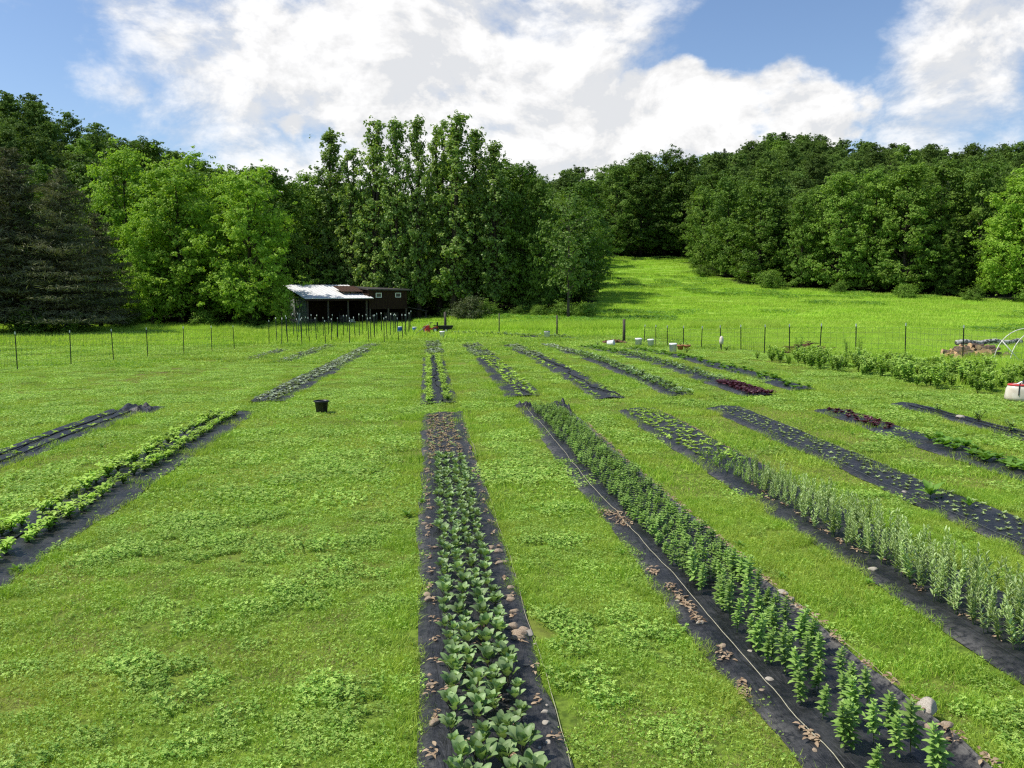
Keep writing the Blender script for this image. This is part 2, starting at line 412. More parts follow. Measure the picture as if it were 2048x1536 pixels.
def strip_mesh(k, x0, x1, y0, y1):
    st = .1 if y0 < 12 else (.2 if y0 < 24 else .35)
    n = int((y1 - y0) / st) + 1; m = 13
    ys = np.linspace(y0, y1, n); t = np.linspace(0, 1, m)
    T, Y = np.meshgrid(t, ys)
    endw = (vnoise(T * 5, np.full_like(T, 3.0)) - .5) * .3
    Y = Y + endw * ((Y == y1) | (Y == y0))
    xa = x0 + edgew(k, Y, 0) + gx(k, Y); xb = x1 + edgew(k, Y, 1) + gx(k, Y)
    X = xa + (xb - xa) * T
    e = np.minimum(T, 1 - T)
    Z = fabz(k, X, Y, T)
    V = np.stack([X, Y, Z], -1).reshape(-1, 3)
    I = np.arange(n * m).reshape(n, m)
    Q = np.stack([I[:-1, :-1], I[:-1, 1:], I[1:, 1:], I[1:, :-1]], -1).reshape(-1, 4)
    cv = (np.exp(-((e - .02) / .06) ** 2) * (.4 + .8 * (vnoise(X * 3, Y * 1.5) > .55))).clip(0, 1)
    cv = cv * .6 if k != 'N1' else np.clip(cv * .6 + 1.0 * sst(.86, .93, T) * (.5 + vnoise(X * 4, Y * 2)), 0, 1)
    return npmesh('fabric_strip', V, Q, cv.ravel(), M['fabric'], smooth=True)
for k, b in BEDS.items():
    tag(link('fabric_strip', strip_mesh(k, *b)), BEDLAB[k], 'fabric strip', 'black landscape fabric strips laid over the garden')
def surf(k, x, y):      # height of fabric at a point
    x0, x1, y0, y1 = BEDS[k]
    xa = x0 + edgew(k, y, 0) + gx(k, y); xb = x1 + edgew(k, y, 1) + gx(k, y)
    return float(fabz(k, np.float64(x), np.float64(y), np.float64(min(1, max(0, (x - xa) / (xb - xa))))))
for j, dy in enumerate((-.95, .85)):
    me = strip_mesh('B%d' % j, -.5, .5, 0, 10.6)
    V = np.empty(len(me.vertices) * 3); me.vertices.foreach_get('co', V); V = V.reshape(-1, 3)
    px, py = V[:, 1].copy(), V[:, 0].copy(); lz = V[:, 2] - terr(px * 0 + V[:, 0], V[:, 1])
    V[:, 0] = 1.2 + px; V[:, 1] = 73.2 + dy + py - px * .53; V[:, 2] = terr(V[:, 0], V[:, 1]) + lz
    me.vertices.foreach_set('co', V.astype(np.float32).ravel()); me.flip_normals(); me.update()
    tag(link('fabric_strip', me), ('rear' if j else 'front') + ' black strip of the cross bed along the back of the garden', 'fabric strip', 'black landscape fabric strips laid over the garden')
# ------------------------------------------------------------------ grass
def blades(n, area, h, w, lean, mat, seg=2, name='grass_patch', cvr=(0, 1), seed=0, hv=.4):
    g = np.random.default_rng(seed)
    p = (g.random((n, 2)) - .5) * area
    az = g.random(n) * 2 * np.pi; hh = h * (1 - hv + 2 * hv * g.random(n)) * (.7 + .6 * g.random(n)); ww = w * (.6 + .8 * g.random(n))
    le = lean * (.2 + 1.2 * g.random(n)); la = g.random(n) * 2 * np.pi
    Vs = []; ns = seg + 1
    for s in range(ns):
        t = s / seg
        cx = p[:, 0] + np.cos(la) * hh * le * t ** 1.7; cy = p[:, 1] + np.sin(la) * hh * le * t ** 1.7
        cz = hh * t * (1 - .35 * le * t) - .01
        k = ww * (1 - t ** 1.5) * .5 + .0002
        for sg in (-1, 1): Vs.append(np.stack([cx + np.cos(az) * k * sg, cy + np.sin(az) * k * sg, cz], -1))
    V = np.stack(Vs, 1)                       # n, 2*ns, 3
    base = (np.arange(n) * 2 * ns)[:, None]
    Q = np.concatenate([base + np.array([[2 * s, 2 * s + 1, 2 * s + 3, 2 * s + 2]]) for s in range(seg)], 0)
    cv = np.repeat(cvr[0] + (cvr[1] - cvr[0]) * g.random(n), 2 * ns)
    return V.reshape(-1, 3), Q, cv
def clover(n, area, h, r, seed=0):
    g = np.random.default_rng(seed)
    c = np.concatenate([(g.random((n, 2)) - .5) * area, (h * (.5 + .8 * g.random(n)))[:, None]], 1)
    V = []; cv = []
    rr = r * (.7 + .6 * g.random(n)); a0 = g.random(n) * 6.28; tl = (g.random((n, 2)) - .5) * .9; cc = g.random(n)
    for l in range(3):
        a = a0 + l * 2.094
        d = np.stack([np.cos(a), np.sin(a), np.zeros(n)], 1); s = np.stack([-np.sin(a), np.cos(a), np.zeros(n)], 1)
        def P(fd, fs, up):
            q = d * fd + s * fs
            q = q * rr[:, None]; q[:, 2] = up * rr + (q[:, :2] * tl).sum(1)
            return c + q
        V.append(np.stack([P(0, 0, 0), P(.7, -.55, .12), P(1.15, 0, 0), P(.7, .55, .12)], 1)); cv.append(cc)
    V = np.concatenate(V, 0)
    Q = np.arange(len(V) * 4).reshape(-1, 4)
    return V.reshape(-1, 3), Q, np.repeat(np.concatenate(cv), 4)
def joinp(name, parts):
    Vs = []; Qs = []; cs = []; ms = []; mats = []; o = 0
    for (V, Q, c), m in parts:
        Vs.append(V); Qs.append(Q + o); cs.append(c); o += len(V)
        if m not in mats: mats.append(m)
        ms += [mats.index(m)] * len(Q)
    return npmesh(name, np.concatenate(Vs), np.concatenate(Qs), np.concatenate(cs), [M[m] for m in mats], ms)
near = [joinp('lawn_patch', [(blades(620, .34, .048, .0042, .9, 0, 2, seed=s), 'grass'), (clover(60, .34, .036, .0085, s), 'clover'), (blades(22, .34, .03, .004, 1.2, 0, 2, seed=s + 50), 'dry')]) for s in (1, 2)]
near += [joinp('clover_patch', [(blades(300, .34, .045, .0042, .9, 0, 2, seed=s), 'grass'), (clover(210, .34, .036, .0092, s), 'clover')]) for s in (3, 4)]
near += [joinp('long_patch', [(blades(400, .32, .085, .005, .8, 0, 3, seed=s), 'grass'), (clover(20, .3, .05, .011, s), 'clover')]) for s in (5, 6)]
near += [joinp('dry_patch', [(blades(460, .34, .036, .0042, 1.1, 0, 2, seed=8), 'grass'), (clover(30, .34, .03, .0085, 8), 'clover'), (blades(230, .34, .032, .004, 1.2, 0, 2, seed=9), 'dry')])]
near += [joinp('big_clover_patch', [(blades(200, .34, .05, .005, .9, 0, 2, seed=12), 'grass'), (clover(120, .32, .055, .014, 12), 'clover'), (clover(60, .3, .035, .012, 13), 'weed')])]
mid = [joinp('mid_patch', [(blades(520, .75, .05, .010, .9, 0, 2, seed=s), 'grass'), (clover(70, .75, .04, .018, s), 'clover')]) for s in (21, 22)]
mid += [joinp('mid_clover_patch', [(blades(300, .75, .05, .010, .9, 0, 2, seed=23), 'grass'), (clover(260, .75, .05, .02, 23), 'clover')])]
mid += [joinp('mid_long_patch', [(blades(480, .7, .10, .010, .8, 0, 2, seed=24), 'grass')])]
mid += [joinp('mid_dry_patch', [(blades(420, .75, .045, .010, 1., 0, 2, seed=25), 'grass'), (blades(150, .75, .04, .009, 1., 0, 2, seed=26), 'dry')])]
farp = [joinp('far_patch', [(blades(620, 1.9, .07, .024, .9, 0, 1, seed=s), 'grass'), (clover(100, 1.9, .06, .035, s), 'clover')]) for s in (31, 32)]
farp += [joinp('far_long_patch', [(blades(600, 1.7, .16, .024, .8, 0, 2, seed=33), 'grass'), (clover(60, 1.7, .1, .05, 33), 'weed')])]
allg = near + mid + farp
def field(x0, x1, y0, y1, st):
    X, Y = np.meshgrid(np.arange(x0, x1, st), np.arange(y0, y1, st))
    X = X.ravel() + (rng.random(X.size) - .5) * st; Y = Y.ravel() + (rng.random(Y.size) - .5) * st
    u = X - np.tan(R(5.8)) * Y
    k = (np.abs(u) < .64 * Y + 4.0)
    return X[k], Y[k]
P = []; ID = []; SCs = []
def addg(x0, x1, y0, y1, st, base, marg, sel):
    X, Y = field(x0, x1, y0, y1, st)
    k = ~in_bed(X, Y, marg); X, Y = X[k], Y[k]
    edge = in_bed(X, Y, marg - (.28 if y1 < 25 else .5))
    P.append(np.stack([X, Y, terr(X, Y)], 1)); ID.append(sel(X, Y, edge) + base); SCs.append(.8 + .45 * rng.random(len(X)))
def sel_near(X, Y, e):
    n = fbm(X * .75, Y * .75); d = fbm(X * .35 + 20, Y * .35 + 9); r = rng.random(len(X))
    i = (r > .5).astype(int)
    i = np.where(n + .5 * (rng.random(len(X)) - .5) > .53 + .12 * (X > 1), 2 + (r > .5), i)
    i = np.where((d > .52) & (r > .45), 6, i)
    i = np.where((fbm(X * .9 + 40, Y * .9) + .3 * (rng.random(len(X)) - .5) > .68), 7, i)
    lng = (X > 3.9) & (fbm(X * .5 + 5, Y * .3 + 2) > .42) & (r < .75)
    i = np.where(lng | (e & (rng.random(len(X)) < .5)), 4 + (r > .37), i)
    return i
def sel_mid(X, Y, e):
    n = fbm(X * .75, Y * .75); d = fbm(X * .35 + 20, Y * .35 + 9); r = rng.random(len(X))
    i = (r > .5).astype(int)
    i = np.where(n + .5 * (rng.random(len(X)) - .5) > .54, 2, i); i = np.where((d > .58) & (r > .4), 4, i)
    return np.where(e & (r < .45), 3, i)
def sel_far(X, Y, e):
    r = rng.random(len(X))
    return np.where((r < .16), 2, (r > .6).astype(int))
addg(-14, 16, 3.0, 13, .235, 0, .02, sel_near)
addg(-24, 28, 12.8, 30, .47, len(near), .10, sel_mid)
addg(-32, 34, 29.5, 46, .62, len(near), .12, sel_mid)
addg(-50, 44, 45.5, 76, 1.25, len(near) + len(mid), .4, sel_far)
P = np.concatenate(P); ID = np.concatenate(ID); SCs = np.concatenate(SCs)
scatter('lawn_grass', P, ID, rng.random(len(P)) * 6.28, SCs, allg)
# meadow: taller, coarser grass up to the wood's edge
mead = [joinp('meadow_patch', [(blades(700, 3.6, .26, .05, .7, 0, 2, seed=s), 'meadow')]) for s in (41, 42)]
mead += [joinp('meadow_weed_patch', [(blades(450, 3.4, .35, .06, .7, 0, 2, seed=43), 'meadow'), (clover(160, 3.4, .3, .11, 43), 'weed')])]
mead += [joinp('tall_grass_patch', [(blades(520, 1.8, .55, .022, .6, 0, 2, seed=44), 'meadow')])]
X, Y = field(-80, 150, 70, 190, 2.5)
k = Y < woodline(X, Y) + 2; X, Y = X[k], Y[k]; r = rng.random(len(X))
idm = np.where((fbm(X * .07, Y * .07 + 5) > .6) & (r < .5), 2, (r > .5).astype(int))
X2, Y2 = field(16.5, 60, 22, 75, 1.2)
k = ~in_bed(X2, Y2, -.3) & (X2 > 17.5 + rng.random(len(X2)) * 2 - .02 * Y2); X2, Y2 = X2[k], Y2[k]
X3 = np.concatenate([rng.uniform(0, 34, 330), rng.uniform(-60, -4, 200)]); Y3 = np.concatenate([rng.uniform(77, 83, 330), rng.uniform(86, 97, 200)])
for a in ((22.9, 34.4), (22.8, 38.5)): pass
PX = np.concatenate([X, X2, X3]); PY = np.concatenate([Y, Y2, Y3])
idx = np.concatenate([idm, np.where(rng.random(len(X2)) < .8, 3, 0) * 0 + 3, np.full(len(X3), 3)])
scm = np.concatenate([.8 + .5 * rng.random(len(X)), .35 + .35 * rng.random(len(X2)), .7 + .5 * rng.random(len(X3))])
scatter('meadow_grass', np.stack([PX, PY, terr(PX, PY)], 1), idx, rng.random(len(PX)) * 6.28, scm, mead)

# ------------------------------------------------------------------ trees
def cards(c, nrm, size, asp, cv, g, fold=.25):
    n = len(c)
    nrm = nrm / (np.linalg.norm(nrm, axis=1, keepdims=True) + 1e-9)
    t = g.normal(size=(n, 3)); t -= nrm * (t * nrm).sum(1, keepdims=True); t /= (np.linalg.norm(t, axis=1, keepdims=True) + 1e-9)
    b = np.cross(nrm, t); L = (size * .5)[:, None]; W = L * asp
    V = np.stack([c - t * L, c + b * W + nrm * L * fold, c + t * L - nrm * L * fold * .6, c - b * W + nrm * L * fold], 1)
    return V.reshape(-1, 3), np.arange(n * 4).reshape(-1, 4), np.repeat(cv, 4)
def make_tree(name, seed, H, rad, hb, leafm, nlimb=24, leaves=9000, size=.36, prof='round', rise=.5, cl=5, crad=.16, flat=.65, leaders=1, lean=0., barkm='bark', sparse=None, trunk_r=None, asp=.75, sprays=3):
    g = np.random.default_rng(seed); mb = MB(); cls = []
    tr = trunk_r or H * .016
    lead = []
    for l in range(leaders):
        a = g.random() * 6.28; sp = 0 if leaders == 1 else rad * .35
        pts = []
        for i in range(8):
            t = i / 7
            pts.append((math.cos(a) * sp * t ** 1.2 + (g.random() - .5) * H * .012 * t + lean * t * t * H, math.sin(a) * sp * t ** 1.2 + (g.random() - .5) * H * .012 * t, t * H * (.95 - .06 * l) - (.3 if i == 0 else 0)))
        lead.append(np.array(pts)); mb.tube(pts, [tr * (1.25 if i == 0 else 1) * (1 - .9 * i / 7) + .012 for i in range(8)], 7)
    def pf(t):
        if prof == 'round': return max(.12, math.sin(math.pi * min(1, (.16 + .80 * t))) ** .65)
        if prof == 'column': return .65 + .45 * math.sin(math.pi * t ** .8) - .55 * max(0, t - .7) / .3
        if prof == 'cone': return max(.05, (1 - t) ** .75 + .04)
        return .55 + .5 * math.sin(math.pi * (t * .75 + .1))
    for i in range(nlimb):
        t = (i + g.random()) / nlimb; ld = lead[i % leaders]
        z1 = hb * H + (H * .97 - hb * H) * t
        az = i * 2.4 + g.random() * .9; ln = rad * pf(t) * (.72 + .4 * g.random())
        z0 = max(.12 * H, z1 - ln * rise * (1.0 + .4 * g.random()))
        k = z0 / (H * .95) * 7; k0 = int(min(6, k)); p0 = ld[k0] + (ld[k0 + 1] - ld[k0]) * (k - k0)
        p0[2] = z0
        pts = []
        for s in range(5):
            q = s / 4
            pts.append((p0[0] + math.cos(az) * ln * q + (g.random() - .5) * ln * .1 * q, p0[1] + math.sin(az) * ln * q + (g.random() - .5) * ln * .1 * q, z0 + (z1 - z0) * (q ** (.8 if rise > 0 else 1.3))))
        mb.tube(pts, [max(.018, tr * (.5 - .3 * t) * (1 - .85 * s / 4)) for s in range(5)], 5, cap=False)
        pa = np.array(pts); cc = g.random()
        for s in range(cl):
            q = .3 + .75 * (s + .6 * g.random()) / cl; kk = min(3, int(q * 4)); f = q * 4 - kk
            p = pa[kk] + (pa[kk + 1] - pa[kk]) * f
            p = p + g.normal(size=3) * rad * np.array([.10, .10, .07]) * (1 if s else .5)
            c0 = .55 * cc + .45 * g.random()
            cls.append((p, rad * crad * (.55 + .8 * g.random()), c0))
            for _ in range(sprays):
                q2 = p + g.normal(size=3) * rad * crad * np.array([1.25, 1.25, .8])
                cls.append((q2, rad * crad * (.25 + .45 * g.random()), min(1, max(0, c0 + .3 * (g.random() - .5)))))
    cls.append((lead[0][-1], rad * crad * .8, .7))
    w = np.array([c[1] ** 2 for c in cls]); w = w / w.sum()
    if sparse: w *= 1
    ids = g.choice(len(cls), size=leaves, p=w)
    C = np.array([c[0] for c in cls]); RR = np.array([c[1] for c in cls]); CV = np.array([c[2] for c in cls])
    d = g.normal(size=(leaves, 3)); d /= np.linalg.norm(d, axis=1, keepdims=True)
    rr = g.random(leaves) ** .45
    off = d * rr[:, None] * RR[ids][:, None] * np.array([1.15, 1.15, flat])
    pos = C[ids] + off
    ctr = pos - np.array([0, 0, H * .45]); ctr[:, 2] *= .3
    ctr /= (np.linalg.norm(ctr, axis=1, keepdims=True) + 1e-9)
    nr = d * .9 + ctr * .7 + np.array([0, 0, .7]) + g.normal(size=(leaves, 3)) * .55
    cv = np.clip(.65 * CV[ids] + .35 * g.random(leaves), 0, 1)
    sz = size * (.65 + .7 * g.random(leaves))
    Vv, Qq, cvv = cards(pos, nr, sz, asp, cv, g)
    crown = npmesh(name + '_crown', Vv, Qq, cvv, M[leafm])
    trunk = mb.mesh(name + '_trunk', M[barkm], True)
    return trunk, crown, H
def make_pine(name, seed, H, rad, leaves=9000, size=.5, leafm='pine', low=.05):
    g = np.random.default_rng(seed); mb = MB()
    mb.tube([(0, 0, -.3), (.1, 0, H * .4), (0, .1, H * .98)], [H * .018, H * .012, .02], 7)
    pos = []; nr = []; cv = []
    nw = int(H / .62)
    for wv in range(nw):
        t = low + (1 - low) * (wv + .5) / nw; z = H * t
        L = rad * (1 - t) ** .72 * (.8 + .3 * g.random()) + .25
        nb = 6 if t < .8 else 4
        for k in range(nb):
            az = k * 6.28 / nb + wv * .7 + g.random() * .4; l = L * (.5 + .75 * g.random()); cc = g.random()
            tip = (math.cos(az) * l, math.sin(az) * l, z + l * (.18 - .25 * (1 - t)) + .2 * l * g.random())
            midp = (tip[0] * .5, tip[1] * .5, z - l * .03)
            mb.tube([(0, 0, z), midp, tip], [.05 * (1 - t) + .02, .035 * (1 - t) + .015, .008], 4, cap=False)
            n = max(6, int(leaves / (nw * nb) * (l / (rad * .6))))
            q = g.random(n) ** .6
            base = np.array([0, 0, z])[None] * (1 - q[:, None]) + np.array(tip)[None] * q[:, None]
            sp = (.10 + .22 * q) * l * .9
            lat = np.array([-math.sin(az), math.cos(az), 0]); o = g.normal(size=(n, 3))
            pos.append(base + lat[None] * (o[:, :1] * sp[:, None] * .7) + np.array([0, 0, 1])[None] * (o[:, 1:2] * .12 + .05))
            nr.append(np.array([0, 0, .8])[None] + g.normal(size=(n, 3)) * .65); cv.append(np.clip(.6 * cc + .4 * g.random(n), 0, 1))
    pos = np.concatenate(pos); nr = np.concatenate(nr); cv = np.concatenate(cv)
    V, Q, c = cards(pos, nr, size * (.6 + .8 * g.random(len(pos))), .16, cv, g, .1)
    return mb.mesh(name + '_trunk', M['bark'], True), npmesh(name + '_crown', V, Q, c, M[leafm]), H
def plant_tree(proto, name, label, x, y, H, rz=None, wide=1.0, group=None, cat='tree'):
    tk, cr, h0 = proto; s = H / h0
    o = empty(name, label, cat, (x, y, tz(x, y)), rnd.random() * 6.28 if rz is None else rz, group, (s * wide, s * wide, s))
    link('trunk', tk, o); link('crown', cr, o)
    return o
maples = [make_tree('maple', s, 16, 4.6, .10, 'maple', 36, 22000, .25, 'round', .8, 7, .14) for s in (1, 2, 3)]
poplars = [make_tree('poplar', s, 26, 2.7, .10, 'poplar', 46, 11500, .32, 'column', 1.9, 6, .17, 1.1, ld, asp=.85) for s, ld in ((11, 1), (12, 2), (13, 2), (14, 1))]
oaks = [make_tree('broadleaf', s, 18, 5.2, .04, m, 38, 19000, .30, 'round', .6, 7, .13, .65) for s, m in ((21, 'oak'), (22, 'oak'), (23, 'oak2'), (24, 'oak2'), (25, 'oak'))]
pines = [make_pine('pine', s, 18, 6.0, 22000, .56) for s in (31, 32)]
sparse_t = make_tree('thin_tree', 41, 13, 2.9, .26, 'bushy', 22, 2600, .30, 'oval', .6, 6, .2, barkm='wood', trunk_r=.13)
bushes = [make_tree('bush', s, 3.0, 1.9,   .05, m, 18, 5200, .16, 'round', .6, 5, .25, .8, 3) for s, m in ((51, 'oak2'), (52, 'oak'), (53, 'greybush'))]
def camdepth(x, y): return y * math.cos(R(5.783)) + x * math.sin(R(5.783))
def ray_x(px, y):      # world x at row-depth y for an azimuth measured on the photo
    a = math.atan((px - 634.5) / 1054.5) + R(5.783)
    return y * math.tan(a)
def htop(px, y, top):
    x = ray_x(px, y); z = 3.4 + (356 - top) * camdepth(x, y) / 1054.5
    return x, z - tz(x, y)
for px, y, top, lab in ((-48, 84, 195, 'tall dark pine cut by the left border'), (24, 87, 190, 'tallest dark brownish pine at the far left'), (84, 86, 215, 'dark pine right of the tallest one, with drooping tips'), (126, 92, 268, 'smaller dark pine next to the bright maples')):
    x, h = htop(px, y, top); plant_tree(pines[int(px) % 2], 'pine_tree', lab, x, y, h, wide=1.15, group='dark pines at the left')
for i, (px, y, top, w, lab) in enumerate(((163, 103, 187, .8, 'bright green maple standing tallest behind the others left of the shed'), (226, 99, 193, 1.05, 'broad bright green maple in the middle of the left group'), (190, 98, 250, .8, 'low bright green maple beside the dark pines'),
        (286, 104, 216, .85, 'bright green maple with a forked top right of the broad one'), (313, 95, 208, 1.0, 'bright green maple overhanging the white roofed shed'), (350, 93.0, 338, .7, 'small bright maple hiding the left end of the white roofed shed'))):
    x, h = htop(px, y, top); plant_tree(maples[i % 3], 'maple_tree', lab, x, y, h, wide=w, group='bright maples left of the shed')
pl = ['leftmost', 'second', 'third', 'fourth', 'fifth', 'sixth', 'seventh', 'eighth', 'rightmost']
for i, (px, y, top, w) in enumerate(((414, 111, 160, 1.1), (441, 108, 182, .9), (465, 106, 149, 1.0), (494, 105, 146, .9), (520, 104, 145, .8), (545, 107, 150, .9), (562, 103, 142, 1.2), (590, 106, 158, 1.0), (613, 102, 176, 1.1))):
    x, h = htop(px, y, top); plant_tree(poplars[i % 4], 'poplar_tree', pl[i] + ' of the tall slender poplars in the middle of the wood edge', x, y, h, wide=w * .95, group='tall poplars behind the shed')
for i, (px, y, top, w, lab) in enumerate(((645, 104, 205, .8, 'dark leafy tree just right of the poplars'), (668, 102, 222, .62, 'dark leafy tree between the poplars and the bare trunked tree'), 
        (384, 112, 215, .9, 'dark tree behind the white roof'), (425, 111, 255, .7, 'leafy tree close behind the brown shed'), (498, 113, 262, .7, 'leafy tree right behind the brown shed roof'))):
    x, h = htop(px, y, top); plant_tree(oaks[i % 5], 'broadleaf_tree', lab, x, y, h, wide=w, group='leafy trees along the wood edge')
x, h = htop(704, 95, 236); plant_tree(sparse_t, 'thin_tree', 'thin half bare tree with a pale trunk at the meadow corner', x, 95, h, .6)
for i, (px, y, top, w, lab) in enumerate(((579, 97, 370, 1.4, 'grey green bush in front of the poplars'), (604, 99, 374, 1.4, 'dark bush right of the grey green one'), (553, 103, 382, 1.1, 'low bush beside the shed roof'), (640, 99, 380, 1.4, 'dark bush under the leafy trees'), (668, 98, 378, 1.4, 'bush left of the thin tree'),
        (700, 98, 374, 1.5, 'dark bush around the foot of the thin tree'), (727, 97, 374, 1.3, 'rightmost dark bush at the meadow corner'), (160, 95, 380, 1.3, 'bush under the left maples'), (255, 96, 384, 1.5, 'bush under the broad maple'), (310, 95, 386, 1.2, 'bush under the overhanging maple'), (92, 86, 388, 1.6, 'bush under the dark pines'), (40, 85, 385, 1.6, 'dark bush at the foot of the tallest pine'))):
    x, h = htop(px, y, top); plant_tree(bushes[2 if i in (0,) else i % 2 if i else 2], 'bush', lab, x, y, h, wide=w, group='bushes along the wood edge', cat='bush')
# edge trees around the meadow, then the wood behind
taken = []
def far_enough(x, y, d): return all((x - a) ** 2 + (y - b) ** 2 > d * d for a, b in taken)
edge_spec = []
for px, y, top, k, wd in ((762, 190, 205, 0, .9), (792, 190, 194, 1, 1.), (822, 191, 190, 4, 1.), (846, 187, 196, 0, .9), (868, 168, 232, 2, .75), (899, 160, 222, 0, .9), (938, 149, 230, 4, 1.15),
        (990, 141, 240, 1, .8), (1036, 137, 216, 3, 1.0), (1078, 135, 212, 2, .75), (1116, 131, 205, 3, 1.05), (1172, 127, 285, 1, .9), (1207, 130, 200, 0, .9), (1232, 121, 268, 9, .8), (1268, 118, 207, 9, 1.1), (1322, 115, 205, 2, 1.0)):
    x, h = htop(px, y, top); edge_spec.append((x, y, min(h, 27), k, px, wd)); taken.append((x, y))
for i, (x, y, h, k, px, wd) in enumerate(edge_spec):
    far_m = px < 850
    lab = ('dark tree along the top edge of the sunny meadow, %s' % ('at its left end' if px < 780 else 'in the middle' if px < 830 else 'at its right end')) if far_m else \
          ('%s tree on the curved right edge of the meadow, %s' % ('dark' if k in (0, 1, 4) else 'lighter green', 'near its top corner' if px < 900 else 'left of the big rounded clump' if px < 1000 else 'in the big rounded clump' if px < 1150 else 'in the big rounded clump' if 0 else 'near the right border'))
    plant_tree(maples[i % 3] if k == 9 else oaks[k], 'broadleaf_tree', lab, x, y, h, wide=wd, group='trees along the meadow edge: ' + lab)
for px in range(870, 1300, 83):
    a = math.atan((px - 634.5) / 1054.5) + R(5.783); u = math.tan(a); y = float(np.interp(u, YB, YV)) - 2.5 - rnd.random() * 2; x = u * y
    plant_tree(bushes[rnd.randrange(2)], 'bush', 'low bush at the shaded foot of the meadow edge trees', x, y, 1.8 + 1.8 * rnd.random(), wide=1.2, group='bushes at the foot of the meadow edge trees', cat='bush')
pts = []
X, Y = field(-170, 330, 98, 392, 6.2)
sp = fbm(X * .05, Y * .05)
wl = woodline(X, Y)
k = (Y > wl + np.where(X / Y > .3, 9, 5)); X, Y, wl = X[k], Y[k], wl[k]
order = np.argsort(Y - wl); X, Y, wl = X[order], Y[order], wl[order]
keep = []
cell = {}
for i in range(len(X)):
    c = (int(X[i] // 5), int(Y[i] // 5))
    if any((X[j] - X[i]) ** 2 + (Y[j] - Y[i]) ** 2 < 27 for a in (-1, 0, 1) for b in (-1, 0, 1) for j in cell.get((c[0] + a, c[1] + b), ())): continue
    cell.setdefault(c, []).append(i); keep.append(i)
X, Y, wl = X[keep], Y[keep], wl[keep]
dep = Y - wl
u = X / Y
shedzone = (np.abs(X + 7) < 9) & (Y < 108)
ok = ~shedzone; X, Y, wl, dep, u = X[ok], Y[ok], wl[ok], dep[ok], u[ok]
front = dep < 26
front[np.cumsum(front) > 170] = False
farproto = [make_tree('far_tree', s, 18, 5.0, .14, 'far', 26, 6500, .50, 'round', .5, 6, .16) for s in (61, 62, 63, 64)] + [make_tree('far_tree', 65, 18, 5.0, .14, 'oak2', 26, 6500, .50, 'round', .5, 6, .16), make_pine('far_pine', 66, 19, 3.4, 2600, 1.1)]
for x, y in zip(X[front], Y[front]):
    far = y > 155; side = 'left' if x / y < -.16 else 'middle' if x / y < .12 else 'upper meadow' if x / y < .31 else 'right'
    pr = oaks[rnd.choice([0, 1, 4, 0, 1, 2, 3])]
    plant_tree(pr, 'broadleaf_tree', 'tree crowded into the %s wood behind the edge trees' % side, x, y, 13 + 9 * rnd.random(), wide=.95 + .3 * rnd.random(), group='trees in the %s wood behind the edge trees' % side)
bx, by = X[~front], Y[~front]
srcs = []
for tk, cr, h in farproto:
    nv = len(cr.vertices); Vc = np.empty(nv * 3); cr.vertices.foreach_get('co', Vc)
    srcs.append(cr)
r = rng.random(len(bx))
idx = np.where(r < .9, (r / .9 * 4).astype(int), np.where(r < .94, 4, 5))
hs = (9 + 8 * rng.random(len(bx)) ** 1.2) / 18
scatter('hillside_forest', np.stack([bx, by, terr(bx, by) - .5], 1), idx, rng.random(len(bx)) * 6.28, hs * 1.05, srcs)
print('forest', len(bx), 'front', int(front.sum()))
# ------------------------------------------------------------------ crop plants
def leaf(mb, base, az, p0, p1, L, W, cv, mi, ns=4, cup=.25, ob=1.0, wavy=0.0, g=rnd):
    """curved leaf: pitch goes p0 -> p1 (radians above horizontal) along its length"""
    x, y, z = base; ca, sa = math.cos(az), math.sin(az); vs = []
    for i in range(ns + 1):
        t = i / ns
        p = p0 + (p1 - p0) * t
        if i: x += ca * math.cos(p) * L / ns; y += sa * math.cos(p) * L / ns; z += math.sin(p) * L / ns
        w = W * .5 * max(.02, math.sin(math.pi * min(1, t ** ob * .93 + .04))) ** .75
        up = cup * w * 2; wv = wavy * w * (g.random() - .5)
        nx, nz = -math.sin(p), math.cos(p)
        for s in (-1, 0, 1):
            h = (up if s else 0) + (wv * s)
            vs.append((x - sa * w * s + ca * nx * h, y + ca * w * s + sa * nx * h, z + nz * h))
    fs = [(i * 3 + k, i * 3 + k + 1, i * 3 + k + 4, i * 3 + k + 3) for i in range(ns) for k in (0, 1)]
    o = len(mb.c); mb.add(vs, fs, cv, mi)
    for i in range(1, len(vs), 3): mb.c[o + i] = min(1.15, cv + .22)

def kale(seed, size=1.0):
    g = random.Random(seed); st = MB(); lv = MB()
    h = .055 * size
    st.tube([(0, 0, -.01), (0, 0, h)], [.007, .006], 5)
    n = g.choice((8, 9, 10)); a0 = g.random() * 6.28
    for i in range(n):
        az = a0 + i * 2.4 + g.random() * .4; t = i / n
        b = (0, 0, h * (.4 + .6 * t)); pl = (.085 - .03 * t) * size * (.8 + .4 * g.random()); pp = .8 + .6 * t + .2 * g.random()
        e = (b[0] + math.cos(az) * math.cos(pp) * pl, b[1] + math.sin(az) * math.cos(pp) * pl, b[2] + math.sin(pp) * pl)
        st.tube([b, e], [.0035, .0028], 4, cv=.8, cap=False)
        leaf(lv, e, az, pp + .15, pp - .35 - .5 * g.random() * (1 - t), (.098 - .022 * t) * size * (.85 + .3 * g.random()), (.080 - .016 * t) * size * (.85 + .3 * g.random()), g.random(), 0, 5, .22, .72, .35, g)
    return st, lv
